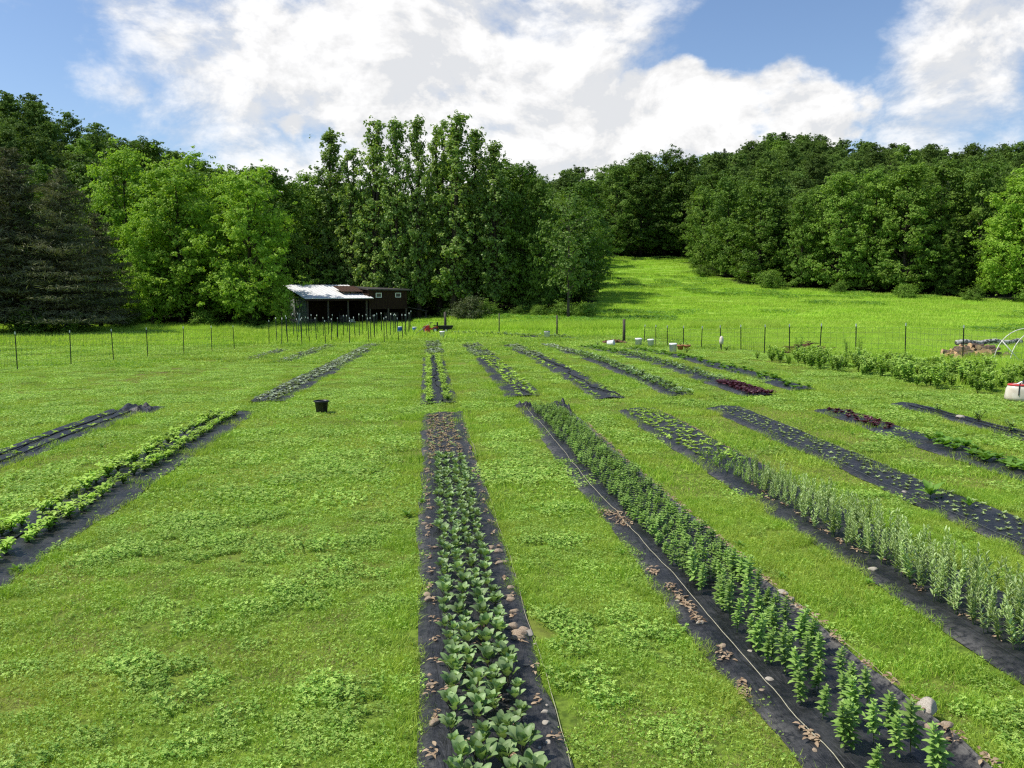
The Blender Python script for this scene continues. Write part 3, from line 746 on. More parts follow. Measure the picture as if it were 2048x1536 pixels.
def mint(seed, h=.4, bushy=1, L0=.07):
    g = random.Random(seed); st = MB(); lv = MB()
    for s in range(bushy):
        a = g.random() * 6.28; d = 0 if s == 0 else .05
        hh = h * (1 if s == 0 else .65 + .25 * g.random()); lx, ly = (g.random() - .5) * .10 * h, (g.random() - .5) * .10 * h
        bx, by = math.cos(a) * d, math.sin(a) * d
        st.tube([(bx, by, -.01), (bx + lx * .5, by + ly * .5, hh * .5), (bx + lx, by + ly, hh)], [.004, .0035, .002], 4, cap=False)
        nw = max(4, int(hh / .034)); az0 = g.random() * 1.57
        for i in range(nw):
            t = (i + .6) / nw; z = hh * (.10 + .90 * t); q = min(1, (1 - t) * 2.2 + .35) * (.7 + .3 * min(1, t * 4))
            for k in range(4 if t > .15 else 2):
                az = az0 + i * 1.57 / 2 + k * (1.57) + (g.random() - .5) * .6
                L = L0 * q * (.75 + .5 * g.random()); pp = .55 + .75 * max(0, t - .55) + .3 * (g.random() - .5)
                leaf(lv, (bx + lx * t, by + ly * t, z), az, pp, pp - .9 + .5 * t, L, L * .52, g.random() * .75 + .25 * t, 0, 3, .18, .75, .2, g)
    return st, lv
def sage(seed, h=.3, L0=.06):
    g = random.Random(seed); st = MB(); lv = MB()
    for s in range(g.choice((2, 3))):
        a = g.random() * 6.28; hh = h * (.7 + .4 * g.random()); lx, ly = math.cos(a) * .05, math.sin(a) * .05
        bx, by = lx * .35, ly * .35
        st.tube([(bx, by, -.01), (bx + lx, by + ly, hh)], [.003, .0018], 4, cap=False)
        nw = int(hh / .024) + 2
        for i in range(nw):
            t = (i + .5) / nw; z = hh * (.12 + .92 * t)
            for k in range(2):
                az = i * 2.0 + k * 3.1 + g.random(); L = L0 * (.6 + .7 * g.random()) * (1.1 - .35 * t); pp = .75 + .45 * t + .35 * (g.random() - .5)
                leaf(lv, (bx + lx * t, by + ly * t, z), az, pp, pp - .35, L, L * .32, g.random() * .6 + .4 * t, 0, 3, .2, .85, 0, g)
    return st, lv
def rosette(seed, n=7, L=.06, W=.03, pit=.7, stem=.0, cup=.2, wav=.3, droop=.6):
    g = random.Random(seed); st = MB(); lv = MB()
    st.tube([(0, 0, -.01), (0, 0, .01 + stem)], [.004, .003], 4)
    for i in range(n):
        az = i * 2.4 + g.random() * .7; t = i / n; pp = pit * (.5 + .8 * t) + .25 * g.random()
        l = L * (.7 + .5 * g.random()) * (1.1 - .35 * t)
        leaf(lv, (0, 0, .01 + stem * (.4 + .6 * t)), az, pp, pp - droop, l, W * l / L, g.random(), 0, 4, cup, .7, wav, g)
    return st, lv
def bushplant(seed, h, w, n, L, asp=.6):
    g = random.Random(seed); st = MB(); lv = MB()
    for s in range(7):
        a = s * .9 + g.random(); r = w * (.25 + .6 * g.random()); hh = h * (.65 + .35 * g.random())
        p = [(0, 0, -.01), (math.cos(a) * r * .4, math.sin(a) * r * .4, hh * .55), (math.cos(a) * r, math.sin(a) * r, hh)]
        st.tube(p, [.006, .005, .003], 4, cap=False)
        for i in range(n // 7):
            t = .2 + .85 * (i + g.random()) / (n / 7); k = min(1, t)
            q = (Vector(p[0]) * (1 - k) ** 2 + Vector(p[1]) * 2 * k * (1 - k) + Vector(p[2]) * k * k)
            az = g.random() * 6.28; pp = .5 + g.random() * .6 - .2; l = L * (.6 + .7 * g.random())
            leaf(lv, q, az, pp, pp - .8, l, l * asp, g.random() * .7 + .3 * k, 0, 3, .15, .75, .2, g)
    return st, lv
def merge(st, lv, smat, lmat, nm):
    m = MB(); m.v = list(st.v); m.f = list(st.f); m.c = list(st.c); m.m = [1] * len(st.f)
    o = len(m.v); m.v += lv.v; m.c += lv.c; m.f += [tuple(i + o for i in f) for f in lv.f]; m.m += [0] * len(lv.f)
    return m.mesh(nm, [M[lmat], M[smat]], True)
class Kind:
    def __init__(s, nm, gens, smat, lmat):
        s.nm = nm; s.one = [merge(a, b, smat, lmat, nm) for a, b in gens]
        s.two = [(a.mesh(nm + '_stem', M[smat], True), b.mesh(nm + '_leaves', M[lmat], True)) for a, b in gens]
    def put(s, x, y, z, label, cat, group, sc=1, parts=False, rz=None, nm=None):
        i = rnd.randrange(len(s.one)); rz = rnd.random() * 6.28 if rz is None else rz
        if parts:
            o = empty(s.nm, label, cat, (x, y, z), rz, group, sc)
            link('stem', s.two[i][0], o); link('leaves', s.two[i][1], o)
        else:
            o = tag(link(nm or s.nm, s.one[i], None, (x, y, z), rz, sc), label, cat, group)
        o.rotation_euler = (J(.24), J(.24), rz)
        return o
K = {}
K['kale'] = Kind('cabbage_plant', [kale(s) for s in range(6)], 'kstem', 'kale')
K['mint'] = Kind('mint_plant', [mint(s, .42, 1, .088) for s in range(3)] + [mint(9 + s, .40, 2, .08) for s in range(3)], 'stem', 'mint')
K['mintb'] = Kind('mint_plant', [mint(20 + s, .21, 4, .055) for s in range(4)], 'stem', 'mint')
K['sage'] = Kind('pale_herb', [sage(s, .33) for s in range(5)], 'stem', 'sage')
K['sageb'] = Kind('herb_plant', [sage(30 + s, .15, .05) for s in range(4)], 'stem', 'mint')
K['seed'] = Kind('seedling', [rosette(s, 6, .065, .03) for s in range(4)], 'stem', 'seedling')
K['yel'] = Kind('seedling', [rosette(10 + s, 5, .075, .036, .6) for s in range(4)], 'stem', 'lime')
K['dryp'] = Kind('withered_seedling', [rosette(20 + s, 6, .08, .018, .5, .01, .1, .8) for s in range(3)], 'stem', 'dry')
K['grey'] = Kind('grey_leaf_plant', [rosette(30 + s, 9, .15, .07, .7, .02) for s in range(4)], 'stem', 'greyleaf')
K['lett'] = Kind('leafy_green', [rosette(40 + s, 11, .19, .11, .9, .03, .2, .6) for s in range(4)], 'stem', 'weed')
K['purp'] = Kind('purple_lettuce', [rosette(50 + s, 10, .15, .085, .8, .02, .2, .7) for s in range(4)], 'stem', 'purple')
K['lime'] = Kind('lime_green_plant', [bushplant(60 + s, .20, .17, 70, .075, .65) for s in range(4)], 'stem', 'lime')
K['blue'] = Kind('bluish_green_plant', [rosette(70 + s, 9, .19, .075, .9, .03) for s in range(4)], 'stem', 'kale')
K['rasp'] = Kind('raspberry_shrub', [bushplant(80 + s, .85, .45, 330, .12, .62) for s in range(4)], 'stem', 'shrub')
K['tall'] = Kind('tall_weed', [bushplant(90 + s, 1.15, .18, 110, .12, .25) for s in range(3)], 'stem', 'weed')
K['weed'] = Kind('weed', [rosette(95 + s, 9, .22, .08, 1.0, .06) for s in range(3)], 'stem', 'weed')
K['dweed'] = Kind('dark_weed', [bushplant(98 + s, .22, .16, 42, .085, .45) for s in range(3)], 'kstem', 'mint')

def J(a): return (rnd.random() - .5) * a
def rows(k, kind, xs, y0, y1, dy, label, cat, group, sc=(.8, 1.2), jit=.06, near=0, thin=0.0, scy=None, nm=None):
    """rows of plants on the strip k; each plant an object of its own"""
    out = 0; y = y0
    while y < y1:
        for x in xs:
            if rnd.random() < thin: continue
            px, py = x + gx(k, y) + J(jit), y + J(jit * 1.6)
            s = sc[0] + (sc[1] - sc[0]) * rnd.random()
            if scy: s *= scy(py)
            K[kind].put(px, py, surf(k, px, py) - .01, label, cat, group, s, parts=py < near, nm=nm); out += 1
        y += dy
    return out
cnt = {}
cnt['kale'] = rows('N0', 'kale', (.19, .35, .51, .67), 5.3, 16.8, .16, 'young broad leaved cabbage plant in the middle black bed', 'cabbage plant', 'cabbage plants in the middle bed', (.7, 1.15), .085, 9.0, scy=lambda y: 1.0 - .2 * float(sst(6, 13, y)))
rows('N0', 'dryp', (.1, .28, .46, .64), 17.0, 23.2, .26, 'withered straw coloured seedling at the far end of the middle bed', 'seedling', 'withered seedlings at the far end of the middle bed', (.9, 1.6), .12)
rows('N0', 'seed', (.12, .3, .48, .66), 16.9, 23.2, .3, 'small green seedling among the withered ones in the middle bed', 'seedling', 'green seedlings at the far end of the middle bed', (.7, 1.2), .14, thin=.25, nm='young_seedling')
cnt['mint'] = rows('N1', 'mint', (3.02, 3.25, 3.48), 5.2, 9.4, .25, 'upright bright green minty plant on the near end of its bed', 'herb plant', 'upright minty plants near the camera', (.68, 1.05), .11, 9.5, thin=.03)
cnt['mintb'] = rows('N1', 'mintb', (3.0, 3.17, 3.34, 3.51, 3.66), 9.2, 23.7, .28, 'dense bushy dark green minty plant on the far part of its bed', 'herb plant', 'bushy minty plants farther back', (.85, 1.2), .08)
cnt['sage'] = rows('N2', 'sage', (5.45, 5.60, 5.76, 5.92, 6.08, 6.24), 5.9, 14.6, .225, 'tall pale grey green herb crowding the near end of its bed', 'herb plant', 'pale grey green herbs', (.8, 1.4), .12, 7.4, scy=lambda y: 1.0 - .38 * float(sst(9.5, 15, y)))
rows('N2', 'sageb', (5.45, 5.62, 5.8, 5.98, 6.16), 13.4, 16.4, .26, 'small bushy green herb behind the pale tall ones', 'herb plant', 'small bushy herbs behind the pale ones', (.8, 1.2), .08)
rows('N2', 'yel', (5.4, 5.58, 5.76, 5.94, 6.12), 15.9, 22.4, .24, 'small yellowish seedling at the far end of the pale herb bed', 'seedling', 'yellowish seedlings behind the herbs', (.8, 1.5), .10, thin=.08, nm='herb_seedling')
rows('N3', 'seed', (7.86, 8.02, 8.18, 8.34, 8.5), 9.0, 22.2, .25, 'small pale seedling in neat rows on the seedling strip', 'seedling', 'pale seedlings in rows on the right seedling strip', (.7, 1.35), .07, thin=.05)
K['weed'].put(7.95, 12.5, surf('N3', 7.95, 12.5), 'big leafy weed standing among the pale seedlings', 'weed', None, 1.3)
K['weed'].put(8.2, 11.9, surf('N3', 8.2, 11.9), 'lower bright weed beside the big one in the pale seedlings', 'weed', None, .9)
rows('N4', 'purp', (10.55, 10.75, 10.95), 18.6, 21.4, .26, 'dark purple lettuce at the far tip of the lettuce strip', 'lettuce', 'purple lettuces on the near right strip', (.5, .9), .10, thin=.2)
rows('N4', 'lett', (10.7, 10.98), 11.6, 17.2, .30, 'leafy bright green salad plant on the lettuce strip', 'leafy green', 'leafy greens on the lettuce strip', (.8, 1.25), .12, thin=.05)
for i, (x, y) in enumerate(((13.45, 21.0), (13.5, 19.4), (13.3, 18.0), (13.35, 16.4), (13.6, 14.9), (16.1, 17.6))):
    K['dweed'].put(x, y, tz(x, y) + .03, 'dark spindly weed growing through the bare right hand strip', 'weed', 'dark weeds on the bare strip', 1.0 + .5 * rnd.random())
cnt['lime'] = rows('W1', 'lime', (-5.80, -5.33), 8.2, 24.4, .29, 'lime green bushy plant in the twin rows on the left strip', 'leafy plant', 'lime green plants in the left twin rows', (.75, 1.3), .09, thin=.07)
rows('W2', 'yel', (-9.0, -8.62), 15.5, 25.4, .55, 'small straggling seedling on the nearly bare left strip', 'seedling', 'straggling seedlings on the nearly bare left strip', (1, 1.9), .14, thin=.15)
rows('F0', 'lime', (.10, .62), 25.9, 46.8, .42, 'lime green plant in the far twin rows straight ahead', 'leafy plant', 'lime green plants in the far twin rows', (.7, 1.15), .10)
rows('F0b', 'grey', (.05, .28, .55, .8), 48.9, 62.2, .75, 'pale grey leaved plant on the short far strip straight ahead', 'leafy plant', 'grey leaved plants on the far short strip', (.7, 1.2), .2, nm='silver_leaf_crop')
rows('F1', 'yel', (2.95, 3.15, 3.4), 26.6, 43.4, .42, 'thin yellow green plant on the weedy far strip', 'leafy plant', 'thin plants on the weedy far strip', (1.2, 2.4), .18, thin=.15, nm='thin_plant')
rows('F1b', 'grey', (2.65, 2.95, 3.25, 3.5), 45.2, 58, .8, 'pale grey leaved plant on the wrinkled strip at the back', 'leafy plant', 'grey leaved plants on the wrinkled back strip', (.6, 1.1), .2, nm='silver_leaf_crop')
rows('F2', 'yel', (5.25, 5.85), 25.4, 42, .5, 'thin green plant edging the strip with the wandering hose', 'leafy plant', 'thin plants along the strip with the wandering hose', (1.0, 2.0), .15, thin=.2, nm='thin_plant')
rows('F2', 'grey', (5.25, 5.5, 5.8), 42, 55, .55, 'greyish plant on the back half of the strip with the wandering hose', 'leafy plant', 'grey plants on the back half of the hose strip', (.8, 1.3), .2, nm='greyish_crop')
rows('F3', 'blue', (7.6, 7.8, 8.0), 25.2, 44, .50, 'bluish green leafy plant on the strip left of the red lettuce strip', 'leafy plant', 'bluish green plants on a far strip', (.75, 1.2), .12)
rows('F3', 'grey', (7.5, 7.75, 8.0), 44.3, 54, .6, 'grey green plant at the back of the bluish green strip', 'leafy plant', 'grey green plants behind the bluish ones', (.9, 1.5), .2, nm='greyish_crop')
rows('F4', 'purp', (9.75, 9.95, 10.15, 10.32), 24.6, 27.6, .26, 'dark red lettuce in the patch at the near end of its far strip', 'lettuce', 'dark red lettuces on the far strip', (.8, 1.25), .1)
rows('F4', 'blue', (9.8, 10.05, 10.28), 28, 42, .55, 'bluish green plant behind the dark red lettuce patch', 'leafy plant', 'bluish green plants behind the red lettuce', (.65, 1.05), .15)
rows('F4', 'lett', (9.6, 9.9, 10.25), 42.4, 51.6, .8, 'leafy plant at the far end of the red lettuce strip', 'leafy green', 'leafy plants at the far end of the red lettuce strip', (.7, 1.1), .2)
rows('F5', 'lett', (11.55, 11.9, 12.2), 25.8, 48.5, .75, 'leafy weed on the overgrown strip beside the red lettuce', 'weed', 'leafy weeds on the overgrown strip', (.5, 1.1), .25, thin=.2)
cnt['G1'] = rows('G1', 'grey', (-5.35, -5.08, -4.82), 27.6, 64.5, .48, 'grey green leafy plant on the long strip leading to the stakes', 'leafy plant', 'grey green plants on the long left strip', (.85, 1.35), .13)
rows('G2', 'grey', (-8.1, -7.6), 48, 64.3, .9, 'grey green plant on the thin strip left of the long one', 'leafy plant', 'grey green plants on the thin left strip', (.8, 1.5), .2)
rows('G3', 'grey', (-10.3, -9.9), 50.8, 60.8, .9, 'grey green plant on the faint strip by the left fence', 'leafy plant', 'grey green plants on the faint left strip', (.8, 1.4), .2)
for j, dy in enumerate((-.95, .85)):
    for i in range(22):
        x = 1.4 + i * .47; y = 73.2 + dy - (x - 1.2) * .53 + J(.3)
        K['blue'].put(x, y, tz(x, y) + .04, 'leafy plant in the %s row of the cross bed at the back' % ('rear' if j else 'front'), 'leafy plant', 'leafy plants in the %s row of the back cross bed' % ('rear' if j else 'front'), 1.1 + .8 * rnd.random())
# raspberry row along the right fence
for i in range(96):
    t = i / 95; y = 36.5 - 12.0 * t ** .9 + J(.8); x = 15.0 + 1.6 * t + (0, .7, 1.4, 2.1)[i % 4] + J(.8)
    K['rasp'].put(x, y, tz(x, y), 'leafy green raspberry shrub in the row in front of the right fence', 'shrub', 'raspberry shrubs in front of the right fence', .5 + .45 * rnd.random())
for i in range(26):
    t = i / 25; y = 32.0 - 5.5 * t + J(.8); x = 17.6 + 2.9 * t + J(.8)
    K['rasp'].put(x, y, tz(x, y), 'leafy green shrub in the clump below the firewood', 'shrub', 'shrubs in the clump below the firewood', .6 + .4 * rnd.random())
for i, (x, y) in enumerate(((17.9, 33.5), (17.5, 33.8), (16.6, 36.6), (16.9, 36.9))):
    K['tall'].put(x, y, tz(x, y), 'thin tall weed sticking up above the shrubs by the right fence', 'weed', 'tall weeds above the shrubs', .9 + .5 * rnd.random())
# tufts of weeds in the lawn and along fabric edges
for i in range(46):
    y = 4.8 + 20 * rnd.random() ** 1.3; x = rnd.choice([.99, 2.56, 3.95, 5.1, 6.4, 7.55, 8.65, -.15, -4.8, -6.15]) + J(.35) + (J(2.0) if i % 3 == 0 else 0)
    if in_bed(np.array([x]), np.array([y]), .12)[0]: continue
    K['weed'].put(x, y, tz(x, y), 'small leafy weed growing at the edge of the lawn beside a strip', 'weed', 'weeds at the strip edges', .25 + .3 * rnd.random())

# ------------------------------------------------------------------ hoses, cords, stones, litter
def line(name, label, cat, pts, r, mat, group=None, wig=0.0, lift=.05, k=None):
    mb = MB(); q = []
    for (a, b), (c, d) in zip(pts[:-1], pts[1:]):
        m = max(2, int(math.hypot(c - a, d - b) / (.15 if k else .3)))
        for i in range(m):
            t = i / m; q.append((a + (c - a) * t, b + (d - b) * t))
    q.append(pts[-1]); out = []
    s = rnd.random() * 50
    for x, y in q:
        xx = x + wig * (float(fbm(y * .9 + s, s)) - .5)
        out.append((xx, y, (surf(k, xx, y) if k else tz(xx, y)) + lift + .012 * float(vnoise(y * 3 + s, 1))))
    mb.tube(out, r, 5)
    o = link(name, mb.mesh(name, M[mat], True)); return tag(o, label, cat, group)
line('cord', 'pale yellowish cord lying along the left margin of the minty bed', 'cord', [(2.8, 23.8), (2.81, 18), (2.77, 14), (2.82, 12.2), (2.83, 10.5), (2.85, 7.4), (2.86, 3.8)],   .0038, 'cord', None, .06, .006, 'N1')
line('cord', 'thin pale cord along the right edge of the middle cabbage bed', 'cord', [(1.0, 23), (.97, 15), (1.01, 10), (.98, 4.6)], .0028, 'cord', None, .12, .02)
line('cord', 'thin grey cord along the left margin of the seedling strip', 'cord', [(7.78, 21.5), (7.74, 15), (7.76, 8)], .004, 'wire', None, .05, .006, 'N3')
line('cord', 'thin pale cord along the right edge of the minty bed', 'cord', [(3.93, 20), (3.90, 12), (3.93, 4.5)], .0028, 'cord', None, .12, .03)
line('drip_hose', 'black hose lying between the two lime green rows at left', 'hose', [(-5.56, 24.6), (-5.52, 16), (-5.58, 7)], .016, 'hose', None, .18, .07)
for i, xx in enumerate((-8.95, -8.55)):
    line('drip_hose', ('left' if i == 0 else 'right') + ' black hose on the nearly bare strip at the left border', 'hose', [(xx, 25.5), (xx + .05, 18), (xx, 11)], .018, 'hose', None, .2, .07)
line('drip_hose', 'black hose snaking along the far strip beyond the minty bed', 'hose', [(5.55, 54), (5.5, 44), (5.6, 34), (5.45, 29), (5.75, 25.3)], .022, 'hose', None, .5, .08)
line('drip_hose', 'black hose winding between the far twin lime rows', 'hose', [(.38, 46.5), (.42, 38), (.33, 31), (.5, 27), (.42, 25.7)], .02, 'hose', None, .3, .08)
line('drip_hose', 'black hose on the far grey weedy strip', 'hose', [(3.1, 43), (3.0, 34), (3.15, 28), (3.3, 26.5)], .02, 'hose', None, .35, .08)
line('drip_hose', 'black hose along the long strip of grey leaved plants', 'hose', [(-4.0, 64), (-4.6, 45), (-4.98, 28)], .02, 'hose', None, .2, .09)
line('drip_hose', 'left one of two black hoses on the bare strip with the white stone', 'hose', [(13.2, 22), (13.15, 17), (13.2, 13.6)], .014, 'hose', None, .12, .06)
line('drip_hose', 'right one of two black hoses on the bare strip with the white stone', 'hose', [(13.42, 22), (13.4, 17), (13.45, 13.6)], .014, 'hose', None, .12, .06)

import bmesh
def stone_mesh(seed, mat):
    g = random.Random(seed); bm = bmesh.new(); bmesh.ops.create_icosphere(bm, subdivisions=3, radius=1)
    cuts = [(Vector((g.uniform(-1, 1), g.uniform(-1, 1), g.uniform(-.6, 1))).normalized(), g.uniform(.55, .85)) for _ in range(7)]
    for v in bm.verts:
        p = v.co.copy()
        for n, d in cuts:
            e = p.dot(n) - d
            if e > 0: p -= n * e * .85
        k = 1 + .10 * (float(fbm(p.x * 2 + seed, p.y * 2 + p.z)) - .5)
        v.co = p * k; v.co.z *= .62
    me = bpy.data.meshes.new('stone'); bm.to_mesh(me); bm.free(); me.materials.append(M[mat])
    me.polygons.foreach_set('use_smooth', [True] * len(me.polygons)); return me
SM = [stone_mesh(s, 'stone') for s in range(4)]; SP = [stone_mesh(9 + s, 'palestone') for s in range(3)]
def stone(x, y, s, label, group, k, pale=False, zoff=.03, fl=(1, .8, .8)):
    me = (SP if pale else SM)[rnd.randrange(3)]
    o = link('stone', me, None, (x, y, surf(k, x, y) + s * .25 * fl[2] - .02 + zoff * .3), rnd.random() * 6.28, (s * fl[0], s * fl[1], s * fl[2]))
    return tag(o, label, 'stone', group)
for i, (x, y) in enumerate([(0.83, 10.64), (0.86, 10.48), (0.89, 10.08), (0.92, 9.25), (0.88, 8.83), (0.89, 8.48)]):
    for j in range(2 if i in (0, 2, 4) else 1): stone(x + J(.1), y + J(.16), .042 + .04 * rnd.random(), 'tan stone on the right margin of the middle bed, about halfway along', 'tan stones halfway along the right margin of the middle bed', 'N0', False)
for i, (x, y) in enumerate([(0.82, 8.06), (0.92, 7.95), (0.86, 7.86), (0.95, 7.9), (0.85, 7.78)]):
    stone(x, y, .07 + .03 * rnd.random(), 'stone in the tight pile on the right margin of the middle bed', 'stones of the tight pile on the middle bed', 'N0', i == 3)
for x, y in [(.99, 7.69), (.93, 6.42), (.89, 6.28), (.88, 6.11), (.86, 5.84), (.79, 5.8), (.95, 7.2)]:
    stone(x, y, .018 + .025 * rnd.random(), 'small pale stone near the right front end of the middle bed', 'small pale stones at the right front of the middle bed', 'N0', True)
for x, y in [(-.05, 11.94), (.0, 11.69), (-.02, 9.05), (.0, 7.06), (.01, 6.87), (-.02, 6.71), (.02, 19.5), (-.01, 15.82), (.0, 15.6), (-.03, 17.7), (.02, 13.1), (.0, 8.9), (.03, 6.2)]:
    stone(x, y, .026 + .04 * rnd.random(), 'tan stone on the left margin of the middle bed', 'tan stones on the left margin of the middle bed', 'N0', rnd.random() < .25)
stone(3.88, 5.98, .098, 'largest pale rock, on the right edge of the minty bed close to the camera', None, 'N1', True, .05, (1, .8, 1.15))
for x, y in [(3.79, 5.8), (3.86, 5.7), (3.9, 8.57), (3.87, 8.3), (3.88, 8.2), (3.84, 8.62)]:
    stone(x, y, .05 + .025 * rnd.random(), 'tan stone half buried in the right edge of the minty bed', 'tan stones along the right edge of the minty bed', 'N1', rnd.random() < .5)
for x, y in [(2.70, 7.97), (2.74, 7.42), (2.76, 6.53), (2.95, 7.28), (2.76, 5.56), (2.66, 8.6), (2.9, 6.7)]:
    stone(x, y, .025 + .035 * rnd.random(), 'small stone on the left margin of the minty bed', 'small stones on the left margin of the minty bed', 'N1', rnd.random() < .5)
stone(5.28, 9.37, .06, 'pale stone alone on the left margin of the tall pale herb bed', None, 'N2', True)
stone(7.75, 12.9, .05, 'pale stone on the left margin of the seedling strip', None, 'N3', True)
stone(13.35, 19.9, .13, 'white rock on the bare strip at right', None, 'N5', True, .05)
# dead leaves and chaff
def litter(spots):
    mb = MB(); g = random.Random(5)
    for k, x, y, r, n in spots:
        for i in range(n):
            a = g.random() * 6.28; d = r * g.random() ** .7; px, py = x + math.cos(a) * d * .45, y + math.sin(a) * d * 1.3
            l = .02 + .045 * g.random()
            leaf(mb, (px, py, surf(k, px, py) + .006 + .02 * g.random()), g.random() * 6.28, .5 * g.random(), -.6 * g.random(), l, l * .5, g.random(), 0, 3, .25 * g.random(), .8, .5, g)
    return mb
sp_ = [('N1', x, y, .13, 34) for x, y in [(2.66, 9.58), (2.70, 8.94), (2.70, 8.65), (2.72, 8.44), (2.68, 7.23), (2.62, 6.59), (2.82, 5.77), (2.70, 8.1)]]
sp_ += [('N1', 2.80, 11.9, .34, 130), ('N1', 2.64, 12.3, .2, 50)]
sp_ += [('N1', 3.84 + J(.05), y, .10, 22) for y in np.arange(5.2, 20, .42)]
sp_ += [('N0', .03 + J(.08), y, .08, 10) for y in np.arange(5.3, 22, .5)] + [('N0', .88 + J(.08), y, .08, 7) for y in np.arange(5.3, 22, .6)]
sp_ += [('N0', .35 + J(.4), y, .25, 14) for y in np.arange(17.2, 23.3, .4)] + [('N2', 5.5 + J(.2), y, .1, 14) for y in np.arange(6, 14, .45)]
sp_ += [('N2', 6.3 + J(.05), y, .1, 12) for y in np.arange(13, 22.5, .4)] + [('N0', .4 + J(.5), y, .12, 12) for y in np.arange(5.3, 8, .3)]
tag(link('dead_leaves', litter(sp_).mesh('dead_leaves', M['litter'], True)), kind='stuff')
# ------------------------------------------------------------------ fences, stakes, posts
def tpost(parent, h, r=.022, nm='post'):
    mb = MB(); mb.box((0, 0, h / 2 - .1), (r * 2.2, .008, h + .2)); mb.box((0, r, h / 2 - .1), (.008, r * 1.9, h + .2))
    for i in range(int(h / .12)): mb.box((0, -.008, .1 + i * .12), (.016, .010, .02))
    o = part(nm, mb, M['dgreen'], parent)
    tp = MB(); tp.box((0, 0, h + .05), (r * 2.25, .014, .13)); tp.box((0, r, h + .05), (.014, r * 1.95, .13)); part('white_tip', tp, M['tip'], o)
    return o
def wirefence(name, label, posts, hs, wires=(.08, .25, .42, .6, .78, .95), mesh=True):
    x0, y0 = posts[0]; root = empty(name, label, 'fence', (x0, y0, tz(x0, y0)))
    for i, ((x, y), h) in enumerate(zip(posts, hs)):
        o = tpost(root, h); o.location = (x - x0, y - y0, tz(x, y) - tz(x0, y0)); o.rotation_euler = (J(.07), J(.09), J(.6))
    mb = MB()
    for f in wires:
        for (a, ha), (b, hb) in zip(zip(posts, hs), zip(posts[1:], hs[1:])):
            A = Vector((a[0] - x0, a[1] - y0, tz(*a) - tz(x0, y0) + ha * f)); B = Vector((b[0] - x0, b[1] - y0, tz(*b) - tz(x0, y0) + hb * f))
            C_ = (A + B) / 2 - Vector((0, 0, .03)); mb.tube([A, C_, B], .005, 4)
    for (a, ha), (b, hb) in zip(zip(posts, hs), zip(posts[1:], hs[1:])):
        L = math.hypot(b[0] - a[0], b[1] - a[1])
        for i in range(1, int(L / .3)):
            t = i * .3 / L; x = a[0] + (b[0] - a[0]) * t; y = a[1] + (b[1] - a[1]) * t; h = ha + (hb - ha) * t
            zz_ = tz(x, y) - tz(x0, y0); mb.box((x - x0, y - y0, zz_ + h * .5), (.005, .005, h * .9))
    part('wire', mb, M['wire'], root); return root
wirefence('wire_fence', 'wire fence on thin green posts with white tips along the left side of the garden',
    [(-20.1, 38.2), (-20, 43.9), (-18.7, 47), (-17.9, 50.9), (-16.9, 53.8), (-15.4, 56.1), (-14.5, 59.6), (-13.6, 62.3)], [1.75, 1.78, 1.75, 1.7, 1.7, 1.7, 1.65, 1.6])
wirefence('wire_fence', 'wire fence on thin green posts with white tips at the foot of the right meadow',
    [(24.5, 28.5), (23, 34.4), (22.8, 38.5), (20.8, 39.4), (19.4, 40.3), (17.93, 40.5), (16.84, 41), (16.93, 44.4), (16.4, 46.1), (15.55, 46.9), (14.9, 48.2), (14.74, 50.9), (14.78, 53.7), (15.1, 57.9)],
    [1.5, 1.48, 1.45, 1.4, 1.4, 1.38, 1.35, 1.3, 1.25, 1.2, 1.2, 1.2, 1.2, 1.15])
# tomato stakes
srefs = None; k = 0
def stake():
    o = empty('stake', 'green metal stake with a white tip in the thicket of stakes before the shed', 'stake', (0, 0, 0), 0, 'stakes in front of the shed')
    tpost(o, 1.85, .026); return o
proto = stake(); first = True
for rx in (-12.4, -10.9, -9.3, -7.7, -6.1, -4.6, -3.2, -2.0):
    for ry in range(7):
        x = rx + ry * .09 + J(.35); y = 66.6 + ry * 2.5 + J(.9) + (rx + 12) * .12
        if rnd.random() < .12: continue
        s = .92 + .18 * rnd.random()
        o = proto if first else dup(proto, (0, 0, 0)); first = False
        o.location = (x, y, tz(x, y)); o.rotation_euler = (J(.10), J(.10), J(2)); o.scale = (1, 1, s)
def woodpost(x, y, h, r, label):
    mb = MB(); mb.tube([(0, 0, -.2), (.01, 0, h * .5), (0, .01, h)], [r, r * .95, r * .9], 10)
    tag(link('wooden_post', mb.mesh('wooden_post', M['wood'], True), None, (x, y, tz(x, y)), J(1)), label, 'post', None)
woodpost(14.13, 59.9, 1.62, .11, 'thick dark wooden post at the right corner, beside the white buckets')
woodpost(10.76, 69.5, 1.75, .07, 'weathered wooden post below the thin tree, second from the right corner')
woodpost(6.3, 73.3, 1.75, .05, 'thin wooden post in front of the dark bushes')
woodpost(1.75, 77, 1.8, .13, 'thick dark wooden post right of the red mower')

